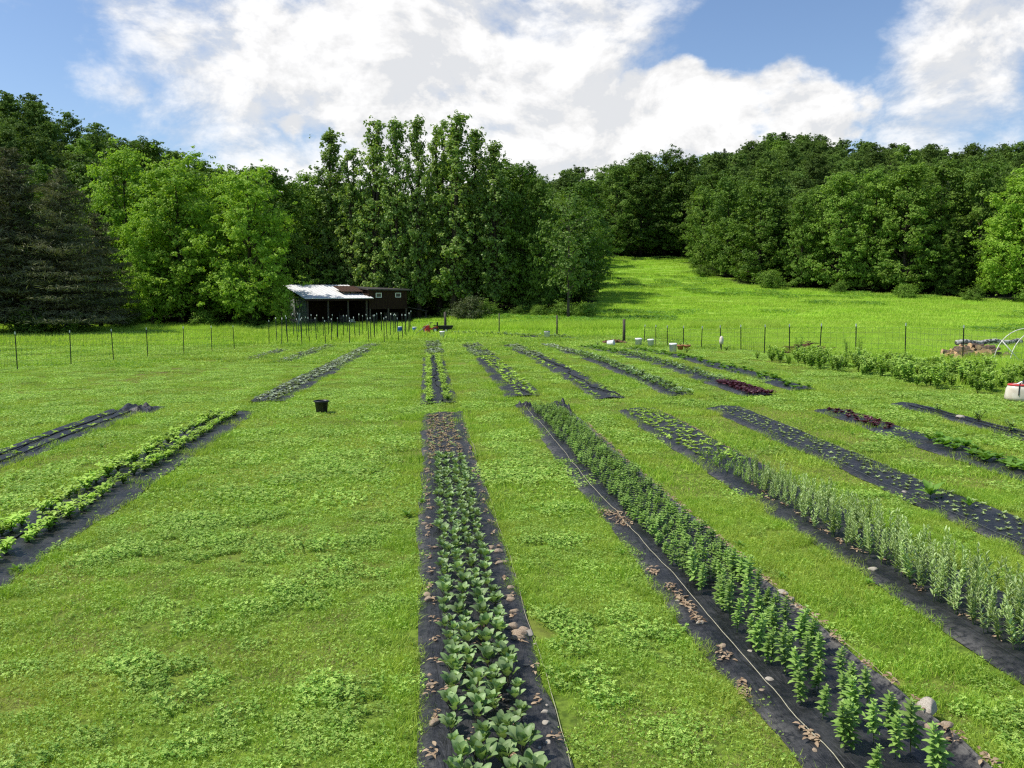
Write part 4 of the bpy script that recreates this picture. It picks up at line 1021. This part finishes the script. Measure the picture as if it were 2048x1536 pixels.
# ------------------------------------------------------------------ sheds
ang = R(29); SO = Vector((-13.0, 96.0)); ax = Vector((math.cos(ang), math.sin(ang))); ay = Vector((-math.sin(ang), math.cos(ang)))
g0 = tz(-9, 98)
sh = empty('open_shed', 'open fronted shed with a bright white sloping metal roof', 'shed', (SO.x, SO.y, g0), ang)
def roof_slab(p, th):
    """p: four corners; a thin slab"""
    mb = MB(); lo = [Vector(q) - Vector((0, 0, th)) for q in p]
    vs = [tuple(q) for q in p] + [tuple(q) for q in lo]
    mb.add(vs, [(0, 1, 2, 3), (7, 6, 5, 4)] + [(i, i + 4, (i + 1) % 4 + 4, (i + 1) % 4) for i in range(4)]); return mb
mb = roof_slab([(-.5, -.7, 3.25), (7.75, -.7, 3.25), (7.75, 6.2, 4.75), (-.5, 6.2, 4.75)], .05)
for i in range(18):
    x = -.4 + i * .47
    mb.tube([(x, -.7, 3.27), (x, 6.2, 4.77)], .022, 4)
part('roof', mb, M['whitemetal'], sh)
mb = MB(); mb.box((3.6, -.62, 3.08), (8.1, .06, .2)); part('fascia', mb, M['board'], sh)
for x in (.05, 2.45, 4.85, 7.15):
    p = MB(); p.box((x, 0, 1.5), (.17, .17, 3.2)); part('post', p, M['wood'], sh)
mb = MB(); mb.box((0, 3.0, 1.75), (.08, 5.8, 3.5)); part('side_wall', mb, M['gable'], sh, label='pale boarded end wall')
mb = MB(); mb.box((3.6, 5.95, 2.1), (7.2, .1, 4.3)); mb.box((7.25, 3.2, 1.9), (.06, 5.4, 3.6)); part('back_wall', mb, M['board'], sh)
it = MB(); it.box((1.3, 3.2, .45), (1.6, 1.2, .9)); it.box((3.6, 3.8, .35), (1.2, 1.4, .7), .3); it.box((5.6, 3.0, .6), (1.3, .9, 1.2), -.2); it.tube([(4.7, 2, 0), (4.75, 2.3, 1.7)], .04, 6)
tag(link('stored_gear', it.mesh('stored_gear', M['inside']), None, (SO.x, SO.y, g0), ang), 'dim stacked gear stored under the white roof', 'gear')
tb = MB(); tb.box((0, 0, .55), (.7, .5, .06)); [tb.box((a, b, .26), (.06, .06, .52)) for a in (-.28, .28) for b in (-.18, .18)]; tb.box((0, 0, .72), (.45, .3, .28))
w2 = SO + ax * 5.2 - ay * .3
tag(link('potting_table', tb.mesh('potting_table', M['steel']), None, (w2.x, w2.y, tz(w2.x, w2.y)), ang), 'small pale table under the edge of the white roof', 'table')
bs = empty('brown_shed', 'dark brown boarded shed with two small white framed windows', 'shed', (*(SO + ax * 7.45), g0), ang)
def wallbox(mb, x0, x1, y0, y1, z0, z1): mb.box(((x0 + x1) / 2, (y0 + y1) / 2, (z0 + z1) / 2), (x1 - x0, y1 - y0, z1 - z0))
mb = MB(); 
for (a, b, c, d) in ((0, .85, 1.95, 4.15), (.85, 1.6, 1.95, 3.28), (.85, 1.6, 3.82, 4.15), (1.6, 3.35, 1.95, 4.15), (3.35, 4.1, 1.95, 3.28), (3.35, 4.1, 3.82, 4.15), (4.1, 4.9, 1.95, 4.15)):
    wallbox(mb, a, b, -.06, .06, c, d)
wallbox(mb, -.0, .1, .06, 4.5, 1.95, 4.2); wallbox(mb, 4.8, 4.9, .06, 4.5, 0, 4.2); wallbox(mb, 0, 4.9, 4.5, 4.6, 0, 4.3)
for i in range(24): mb.box((.1 + i * .204, -.068, 2.62), (.012, .012, 1.3))
part('wall', mb, M['board'], bs)
part('roof', roof_slab([(-.25, -.45, 4.28), (5.5, -.45, 4.20), (5.5, 4.9, 4.5), (-.25, 4.9, 4.6)], .14), M['darkmetal'], bs)
rl = roof_slab([(-2.9, .9, 4.0), (-.26, .9, 4.0), (-.26, 3.4, 4.62), (-2.9, 3.4, 4.62)], .05)
for i in range(7): rl.tube([(-2.8 + i * .4, .9, 4.02), (-2.8 + i * .4, 3.4, 4.64)], .03, 4)
part('side_roof', rl, M['rust'], bs, label='rust brown corrugated side roof')
for x in (.85, 3.35):
    f = MB(); wallbox(f, x, x + .75, -.10, .05, 3.28, 3.36); wallbox(f, x, x + .75, -.10, .05, 3.74, 3.82); wallbox(f, x, x + .09, -.10, .05, 3.36, 3.74); wallbox(f, x + .66, x + .75, -.10, .05, 3.36, 3.74)
    w = part('window', f, M['winframe'], bs); q = MB(); wallbox(q, x + .09, x + .66, -.02, 0, 3.36, 3.74); part('pane', q, M['glass'], w)
for x in (.12, 2.45, 4.78):
    p = MB(); p.box((x, .0, .95), (.17, .17, 2.1)); part('post', p, M['wood'], bs)
mb = MB(); wallbox(mb, 2.7, 4.6, 1.6, 1.66, 0, 1.5); wallbox(mb, .2, 2.3, 2.5, 2.56, 0, 1.2); part('inner_partition', mb, M['inside'], bs)
part('lean_to_roof', roof_slab([(4.93, -.2, 2.15), (7.6, -.2, 1.65), (7.6, 3.2, 1.75), (4.93, 3.2, 2.25)], .06), M['darkmetal'], bs)
for x, y in ((7.45, 0), (7.45, 3)):
    p = MB(); p.box((x, y, .8), (.13, .13, 1.7)); part('lean_to_post', p, M['wood'], bs)
mb = MB(); mb.box((0, 0, .75), (.16, .06, 2.0), mat=Matrix.Rotation(.16, 3, 'Y')); 
tag(link('leaning_board', mb.mesh('leaning_board', M['gable']), None, (-13.5, 92.8, tz(-13.5, 92.8)), .2), 'pale board leaning at the left end of the white roofed shed', 'board')

# ------------------------------------------------------------------ drums, buckets, mower, pot, tank
def drum(x, y, label, s=1):
    o = empty('plastic_drum', label, 'drum', (x, y, tz(x, y)), 0, None, s)
    b = MB(); b.lathe([(.0, 0), (.26, 0), (.285, .05), (.29, .2), (.30, .23), (.29, .26), (.29, .5), (.30, .53), (.29, .56), (.285, .74), (.27, .78)], 20); part('body', b, M['blue'], o, True)
    l = MB(); l.lathe([(.29, .76), (.295, .80), (.28, .83), (0, .84)], 20); part('lid', l, M['white'], o, True)
drum(-2.42, 80.3, 'blue plastic drum behind the last stakes, the left one', .78); drum(-1.02, 79.6, 'blue plastic drum with a pale lid standing free, right of the stakes', .72)
def bucket_parts(o, r0, r1, h, body, rim=True, handle=True):
    b = MB(); b.lathe([(0, .0), (r0, 0), (r0 + (r1 - r0) * .86, h * .86), (r1 + .008, h * .87), (r1 + .010, h * .90), (r1 - .002, h * .91), (r1, h), (r1 - .008, h), (r0 - .006, .02), (0, .02)], 24); part('body', b, M[body], o, True)
    if handle:
        w = MB(); w.tube([(math.cos(a) * (r1 + .012), -.02 - math.sin(a) * r1 * .35, h * .86 - math.sin(a) * r1 * 1.0) for a in np.linspace(0, math.pi, 11)], .004, 5); part('handle', w, M['wire'], o)
def bucket(x, y, label, s=1.0, tilt=0, content=None):
    o = empty('white_bucket', label, 'bucket', (x, y, tz(x, y) + (.02 if not tilt else .14 * s)), J(3), None, s); o.rotation_euler[0] = tilt
    bucket_parts(o, .132, .152, .37, 'white')
    if content:
        l = MB(); l.lathe([(0, .385), (.155, .385), (.158, .37), (.156, .355)], 20); part('lid', l, M[content], o, True)
bucket(1.3, 68.4, 'white bucket at the left end of the back cross bed', 1.35)
bucket(9.5, 66.4, 'white bucket with a dark lid halfway along the back cross bed', 1.5, 0, 'dgreen')
bucket(11.5, 53.2, 'white bucket lying low beside the thick corner post', 1.2, 1.45)
bucket(13.0, 51.2, 'left one of the pair of white buckets by the right fence', 1.4); bucket(13.55, 50.4, 'right one of the pair of white buckets by the right fence', 1.3)
bucket(12.66, 42.7, 'white bucket nearest the camera, in front of the terracotta pots', 1.3)
for i, (x, y) in enumerate(((13.75, 45.0), (14.1, 44.9))):
    o = empty('terracotta_pot', ('left' if i == 0 else 'right') + ' terracotta pot behind the nearest white bucket', 'pot', (x, y, tz(x, y)))
    b = MB(); b.lathe([(0, 0), (.12, 0), (.17, .26), (.19, .26), (.195, .33), (.175, .33), (.16, .28), (0, .28)], 18); part('body', b, M['terra'], o, True)
    K['dweed'].put(x, y, tz(x, y) + .27, 'dark sprig growing in the %s terracotta pot' % ('left' if i == 0 else 'right'), 'plant', None, .8)
o = empty('seed_marker', 'short stake with a pale feed bag over its top by the right fence', 'stake', (15.9, 44.6, tz(15.9, 44.6)))
b = MB(); b.box((0, 0, .35), (.04, .04, .8)); part('stick', b, M['wood'], o); b = MB(); b.lathe([(.02, .35), (.11, .38), (.12, .55), (.10, .72), (.04, .80), (0, .81)], 9); part('bag', b, M['cream'], o, True)
for x, y, s in ((16.1, 44.3, 1.4), (13.3, 42.4, 1.5), (10.9, 53.4, 1.3)): K['dweed'].put(x, y, tz(x, y), 'dark leafy clump beside the white buckets and bag at the back', 'weed', 'dark clumps by the buckets', s)
# dark clod heap at corner
b = MB()
for i in range(22):
    a = rnd.random() * 6.28; d = rnd.random() * .9; b.box((math.cos(a) * d, math.sin(a) * d * .6, .12 * (1 - d)), (.3, .22, .2), mat=Matrix.Rotation(rnd.random() * 3, 3, (rnd.random(), rnd.random(), 1)))
tag(link('brush_heap', b.mesh('brush_heap', M['stick']), None, (12.9, 57.5, tz(12.9, 57.5))), 'low heap of dark clods and sticks beside the thick corner post', 'heap')
# black nursery pot
o = empty('black_pot', 'black plastic nursery pot standing alone on the lawn', 'pot', (-2.96, 24.3, tz(-2.96, 24.3) + .02))
b = MB(); b.lathe([(0, 0), (.145, 0), (.155, .02), (.185, .29), (.20, .295), (.205, .345), (.19, .35), (.178, .30), (.15, .05), (0, .05)], 28); part('body', b, M['pot'], o, True)
b = MB(); b.lathe([(.16, .18), (.11, .20), (0, .21)], 20); part('soil', b, M['soil'], o, True)
for a in (0, math.pi):
    h = MB(); h.box((math.cos(a) * .205, 0, .325), (.035, .09, .02)); part('handle', h, M['pot'], o)
# mower
mo = empty('riding_mower', 'small red riding mower with a black trailing cart near the shed', 'mower', (.55, 76.0, tz(.55, 76)), R(-8), None, 1.05)
b = MB(); b.prism([(-.75, -.25, .28), (-.2, -.25, .28), (-.2, -.25, .62), (-.62, -.25, .60), (-.75, -.25, .48)], (0, 0, 0), (0, .5, 0)); b.box((.1, 0, .34), (.62, .5, .1)); b.prism([(.05, -.27, .38), (.5, -.27, .38), (.5, -.27, .55), (.15, -.27, .5)], (0, 0, 0), (0, .54, 0)); part('body', b, M['red'], mo)
b = MB(); b.box((.3, 0, .60), (.34, .38, .08)); b.box((.46, 0, .75), (.08, .38, .3)); part('seat', b, M['black'], mo)
b = MB(); b.tube([(-.2, 0, .6), (-.08, 0, .86)], .018, 6); b.lathe([(.15, .86), (.165, .875), (.15, .89), (.135, .875), (.15, .86)], 16, (-.08, 0, 0)); part('steering_wheel', b, M['black'], mo)
for x, y, r in ((-.55, -.34, .16), (-.55, .34, .16), (.32, -.36, .23), (.32, .36, .23)):
    t = MB(); pr = [(r * .5, -.06), (r * .9, -.07), (r, -.04), (r, .04), (r * .9, .07), (r * .5, .06)]; n = 18
    vs = []; fs = []
    for rr, q in pr:
        for k2 in range(n): vs.append((x + rr * math.cos(6.283 * k2 / n), y + q, r + rr * math.sin(6.283 * k2 / n)))
    for i in range(len(pr) - 1):
        for k2 in range(n): fs.append((i * n + k2, i * n + (k2 + 1) % n, (i + 1) * n + (k2 + 1) % n, (i + 1) * n + k2))
    t.add(vs, fs); w = part('wheel', t, M['black'], mo, True)
    h = MB(); h.tube([(x, y - .05, r), (x, y + .05, r)], r * .52, 14); part('hub', h, M['white'], w)
ct = empty('black_cart', 'black dump cart behind the red mower', 'cart', (1.75, 76.0, tz(1.75, 76)), R(4), None, 1.0)
b = MB(); b.prism([(-.55, -.35, .3), (.5, -.35, .3), (.68, -.4, .62), (-.68, -.4, .62)], (0, 0, 0), (0, .75, 0)); b.tube([(-.55, 0, .3), (-.95, 0, .28)], .025, 6); part('tub', b, M['black'], ct)
for y in (-.42, .42):
    t = MB(); t.tube([(0, y - .05, .2), (0, y + .05, .2)], .2, 16); w = part('wheel', t, M['black'], ct); h = MB(); h.tube([(0, y - .06, .2), (0, y + .06, .2)], .1, 12); part('hub', h, M['white'], w)
b = MB(); b.tube([(0, 0, .15), (1.2, .2, 1.0)], .035, 6)
tag(link('loose_pole', b.mesh('loose_pole', M['gable']), None, (-.9, 75.6, tz(-.9, 75.6)), .1), 'pale pole propped at the front of the red mower', 'pole')
# red fuel can
fc = empty('fuel_can', 'red fuel can on the grass in front of the mower', 'can', (.15, 75.0, tz(.15, 75)), .3, None, 1.2)
b = MB(); b.box((0, 0, .17), (.34, .22, .34)); b.box((0, 0, .37), (.2, .05, .06)); part('body', b, M['red'], fc); b = MB(); b.tube([(.12, 0, .34), (.22, 0, .48)], .025, 6); part('spout', b, M['black'], fc)
# tank at right
tk = empty('sprayer_tank', 'cream plastic sprayer tank with red trim and black straps at the right border', 'tank', (17.05, 22.75, tz(17.05, 22.75)), R(-20))
b = MB(); b.lathe([(0, .02), (.36, .02), (.41, .06), (.42, .12), (.39, .36), (.34, .46), (.26, .50), (.12, .51), (0, .51)], 28, sy=.72); part('tank_body', b, M['cream'], tk, True)
b = MB(); b.lathe([(.345, .455), (.36, .47), (.345, .50), (.26, .515), (.25, .505)], 28, sy=.72); part('red_trim', b, M['red'], tk, True)
b = MB(); b.lathe([(.10, .50), (.10, .60), (.085, .62), (0, .62)], 16, (.12, 0, 0)); part('cap', b, M['black'], tk, True)
for a in (-1.9, -1.2):
    b = MB(); b.tube([(math.cos(a) * r, math.sin(a) * r * .72, z) for r, z in ((.2, .525), (.33, .50), (.375, .42), (.405, .3), (.42, .2))], .016, 6); part('strap', b, M['black'], tk)
b = MB(); b.tube([(-.1, 0, .5), (0, -.02, .57), (.1, 0, .5)], .02, 6); part('handle', b, M['white'], tk)

# ------------------------------------------------------------------ firewood, logs, hoops, brush
def logmesh(seed, L, r, bark='logbark'):
    g = random.Random(seed); mb = MB(); n = 10
    split = g.random() < .55
    pr = []
    for k2 in range(n):
        a = 6.283 * k2 / n; rr = r * (.9 + .2 * g.random())
        if split and math.sin(a) > .1: pr.append((math.cos(a) * rr, .1 * r + .12 * r * g.random()))
        else: pr.append((math.cos(a) * rr, math.sin(a) * rr))
    vs = [(-L / 2, y, z) for y, z in pr] + [(L / 2, y, z) for y, z in pr]
    for k2 in range(n):
        cut = split and pr[k2][1] > 0 and pr[(k2 + 1) % n][1] > 0
        mb.add([vs[k2], vs[(k2 + 1) % n], vs[n + (k2 + 1) % n], vs[n + k2]], [(0, 1, 2, 3)], .5, 1 if cut else 0)
    mb.add(vs[:n], [tuple(range(n))], .5, 1); mb.add(vs[n:], [tuple(reversed(range(n)))], .5, 1)
    return mb.mesh('firewood_log', [M[bark], M['cut']])
LM = [logmesh(s, .55, .10 + .03 * (s % 3)) for s in range(6)]
for i in range(62):
    t = rnd.random(); x = 23.2 + t * 2.9; hgt = .48 * math.sin(math.pi * (t * .7 + .12)); lay = rnd.random()
    z = tz(x, 36) + .1 + hgt * lay; y = 36.2 + (1 - lay) * (-.5 + J(.5)) + J(.4)
    o = link('firewood_log', LM[i % 6], None, (x, y, z), 0, .75 + .45 * rnd.random()); o.rotation_euler = (rnd.random() * 6.28, J(.5), rnd.choice((J(.7), 1.2 + J(.9))))
    tag(o, 'orange brown split log in the tumbled firewood pile by the right fence', 'log', 'logs of the tumbled firewood pile')
def longlog(x0, y0, x1, y1, r, z, mat, label):
    mb = MB(); n = 9; pts = []
    for i in range(n):
        t = i / (n - 1); pts.append((x0 + (x1 - x0) * t - x0, (y1 - y0) * t, z + .05 * math.sin(i * 1.7)))
    mb.tube(pts, [r * (1 - .25 * i / n) * (.92 + .16 * rnd.random()) for i in range(n)], 10)
    tag(link('long_log', mb.mesh('long_log', M[mat], True), None, (x0, y0, tz(x0, y0))), label, 'log')
longlog(30.2, 45.0, 34.6, 46.4, .19, .2, 'birchlog', 'long mottled grey log lying on the grass beyond the firewood pile')
longlog(24.0, 36.4, 27.6, 37.2, .12, .72, 'birchlog', 'long bark covered log lying on top of the firewood pile')
hp = []
for i in range(5):
    mb = MB(); r = 1.55
    mb.tube([(-math.cos(a) * r, 0, math.sin(a) * r * .92) for a in np.linspace(0, math.pi, 19)], .019, 6)
    x, y = 26.0 + i * .50, 34.6 - i * .35
    tag(link('tunnel_hoop', mb.mesh('tunnel_hoop', M['pvc'], True), None, (x, y, tz(x, y)), R(6)), '%s white plastic hoop of the bare tunnel frame beside the firewood' % ('first', 'second', 'third', 'fourth', 'fifth')[i] + ' counted from the left', 'hoop')
mb = MB(); mb.tube([(0, 0, .02), (-.75, .25, .95)], .022, 6); tag(link('loose_pipe', mb.mesh('loose_pipe', M['pvc'], True), None, (25.3, 33.9, tz(25.3, 33.9))), 'white pipe leaning across the first hoop', 'pipe')
mb = MB(); g = random.Random(3)
for i in range(130):
    a = g.random() * 6.28; d = g.random() ** .7; x, y = math.cos(a) * d * .85, math.sin(a) * d * .5; z = .45 * (1 - d) * g.random() + .05; l = .25 + .4 * g.random(); b2 = g.random() * 6.28
    mb.tube([(x, y, z), (x + math.cos(b2) * l * .5, y + math.sin(b2) * l * .5, z + J(.1)), (x + math.cos(b2) * l, y + math.sin(b2) * l, z + J(.16))], [.022, .018, .01], 4)
tag(link('brush_pile', mb.mesh('brush_pile', M['stick']), None, (19.0, 40.6, tz(19.0, 40.6)), 0, 1.5), 'brown pile of cut sticks at the foot of the right fence', 'brush pile')
mb = MB()
for i in range(26):
    mb.box((J(.5), J(1.6), .06 + .12 * rnd.random()), (.4, .3, .012), mat=Matrix.Rotation(J(1.6), 3, (rnd.random(), rnd.random(), .3)))
tag(link('crumpled_fabric', mb.mesh('crumpled_fabric', M['hose']), None, (-8.5, 25.7, tz(-8.5, 25.7))), 'crumpled bunch of black plastic at the end of the left border strip', 'plastic sheet')
bpy.data.objects.remove(bpy.data.objects['crumpled_fabric'])
def crumple(x, y, w, d, h, label, rz=0):
    n = 22; X, Y = np.meshgrid(np.linspace(-.5, .5, n), np.linspace(-.5, .5, n)); e = np.minimum(.5 - np.abs(X), .5 - np.abs(Y)) * 2
    Z = (np.abs(vnoise(X * 7 + x, Y * 7 + y) - .5) * 1.6 + .5 * vnoise(X * 3 + y, Y * 3)) * h * sst(0, .5, e) + .02
    X = X * w * (1 + .25 * (vnoise(Y * 4 + x, X) - .5)); Y = Y * d
    I = np.arange(n * n).reshape(n, n); Q = np.stack([I[:-1, :-1], I[:-1, 1:], I[1:, 1:], I[1:, :-1]], -1).reshape(-1, 4)
    tag(link('crumpled_fabric', npmesh('crumpled_fabric', np.stack([X, Y, Z], -1).reshape(-1, 3), Q, np.zeros(n * n), M['fabric'], smooth=True), None, (x, y, tz(x, y) + .02), rz), label, 'plastic sheet')
crumple(-8.45, 25.9, 1.1, 1.3, .22, 'crumpled bunch of black plastic at the end of the left border strip')
crumple(3.72, 23.2, .5, 1.5, .24, 'raised grey fold of fabric at the far right corner of the minty bed')
crumple(2.8, 24.0, .55, .5, .14, 'dark fold of fabric at the far left corner of the minty bed')
crumple(16.0, 20.2, .8, .5, .12, 'small crumpled dark plastic lying in the grass near the cream tank')

# ------------------------------------------------------------------ sun, sky, camera
EL, AZ = R(57), R(274)        # azimuth clockwise from the row direction (+Y)
sd = Vector((math.sin(AZ) * math.cos(EL), math.cos(AZ) * math.cos(EL), math.sin(EL)))
ld = bpy.data.lights.new('sun', 'SUN'); ld.energy = 5.0; ld.angle = R(.53); ld.color = (1.0, .95, .86)
so = bpy.data.objects.new('sun', ld); COL.objects.link(so); so.rotation_euler = sd.to_track_quat('Z', 'Y').to_euler(); so.location = (-60, 0, 80)
w = bpy.data.worlds.new('World'); SC.world = w; w.use_nodes = True
w.node_tree.nodes.clear(); b = NB(w.node_tree)
out = b.new('ShaderNodeOutputWorld'); bg = b.new('ShaderNodeBackground')
sky = b.new('ShaderNodeTexSky', sky_type='NISHITA'); sky.sun_disc = False; sky.sun_elevation = EL; sky.sun_rotation = AZ; sky.air_density = 1.0; sky.dust_density = .6; sky.ozone_density = 2.5
dirv = b.new('ShaderNodeTexCoord').outputs['Generated']
sep = b.new('ShaderNodeSeparateXYZ'); b.l.new(dirv, sep.inputs[0])
zz = b.math('ADD', b.math('MAXIMUM', sep.outputs[2], 0.0), .42)
pl = b.new('ShaderNodeCombineXYZ'); b.put(pl.inputs[0], b.math('DIVIDE', sep.outputs[0], zz)); b.put(pl.inputs[1], b.math('DIVIDE', sep.outputs[1], zz))
pv = b.vmath('MULTIPLY', dirv, (1, 1, 1.55))
big = b.noise(pv, 6.5, 10, .62, .2)
det = b.noise(pv, 24, 6, .6, .1)
def pdir(px, py):
    c = Vector(((px - 634.5) / 1054.5, 1, (476 - py) / 1054.5)); c = Matrix.Rotation(-R(6.492), 3, 'X') @ c; c = Matrix.Rotation(-R(5.783), 3, 'Z') @ c
    return c.normalized()
bias = None
for px, py, rad, wt in ((570, 60, 19, .30), (180, 70, 9, .12), (330, 100, 10, .10), (430, 140, 12, .20), (640, 150, 12, .18), (980, 50, 9, -.12), (1230, 120, 9, .24), (1120, 160, 8, .20), (1190, 30, 7, .13), (60, 120, 8, -.10), (100, 5, 7, .16), (800, 150, 12, .12), (240, 40, 8, .10)):
    dt = b.vmath('DOT_PRODUCT', dirv, tuple(pdir(px, py)))
    s = b.math('MULTIPLY', b.step(dt, math.cos(R(rad)), 1.0), wt)
    bias = s if bias is None else b.math('ADD', bias, s)
dens = b.math('ADD', b.math('ADD', b.math('MULTIPLY_ADD', big, 1.5, -.40), b.math('MULTIPLY', det, .26)), bias)
mask = b.math('MULTIPLY', b.step(dens, .58, 1.02), .94)
cum = None
for px, py, rad, wt in ((690, 165, 5, .30), (760, 140, 4.5, .34), (850, 115, 3.0, .30), (850, 150, 5, .3), (960, 140, 5, .34), (1045, 150, 4, .28), (1160, 45, 3.4, .24), (420, 150, 6, .2), (330, 105, 4, .2)):
    s = b.math('MULTIPLY', b.step(b.vmath('DOT_PRODUCT', dirv, tuple(pdir(px, py))), math.cos(R(rad)), 1.0), wt)
    cum = s if cum is None else b.math('ADD', cum, s)
cd = b.math('ADD', cum, b.math('ADD', b.math('MULTIPLY', b.noise(pv, 15, 8, .55, .1), .8), b.math('MULTIPLY', det, .15)))
cmask = b.math('MULTIPLY', b.step(cd, .66, .84), .95)
big2 = b.noise(b.vmath('ADD', pv, (-.022, 0, .028)), 6.5, 6, .62, .2)
sh_ = b.math('SUBTRACT', big, big2)
lum = b.math('ADD', b.math('MULTIPLY_ADD', sh_, 2.0, .95), b.math('MULTIPLY', b.math('SUBTRACT', det, .5), .25))
lum = b.math('MINIMUM', b.math('MAXIMUM', lum, .84), 1.06)
cc = b.vmath('SCALE', b.mix(b.step(lum, .6, .95), (.78, .86, .98), (1, .99, .975)), b.math('MULTIPLY', lum, 7.2))
col = b.mix(b.math('MAXIMUM', mask, cmask), b.vmath('MULTIPLY', sky.outputs[0], (.93, .97, 1.05)), cc)
b.l.new(col, bg.inputs[0]); bg.inputs[1].default_value = .14
b.l.new(bg.outputs[0], out.inputs[0])
cam = bpy.data.cameras.new('camera'); co = bpy.data.objects.new('camera', cam); COL.objects.link(co)
cam.sensor_width = 36; cam.lens = .831 * 36; cam.clip_end = 5000; cam.clip_start = .05
co.location = (0, 0, 3.4); co.rotation_euler = (R(90 - 6.492), 0, -R(5.783))
SC.camera = co
SC.view_settings.view_transform = 'Standard'; SC.view_settings.look = 'None'; SC.view_settings.exposure = 0; SC.view_settings.gamma = 1
cy = SC.cycles
cy.use_denoising = False
cy.pixel_filter_type = 'BLACKMAN_HARRIS'; cy.filter_width = 1.25
cy.max_bounces = 6; cy.diffuse_bounces = 3; cy.glossy_bounces = 2; cy.transmission_bounces = 4; cy.transparent_max_bounces = 4
cy.caustics_reflective = False; cy.caustics_refractive = False
print('plants', cnt, 'objects', len(SC.objects))
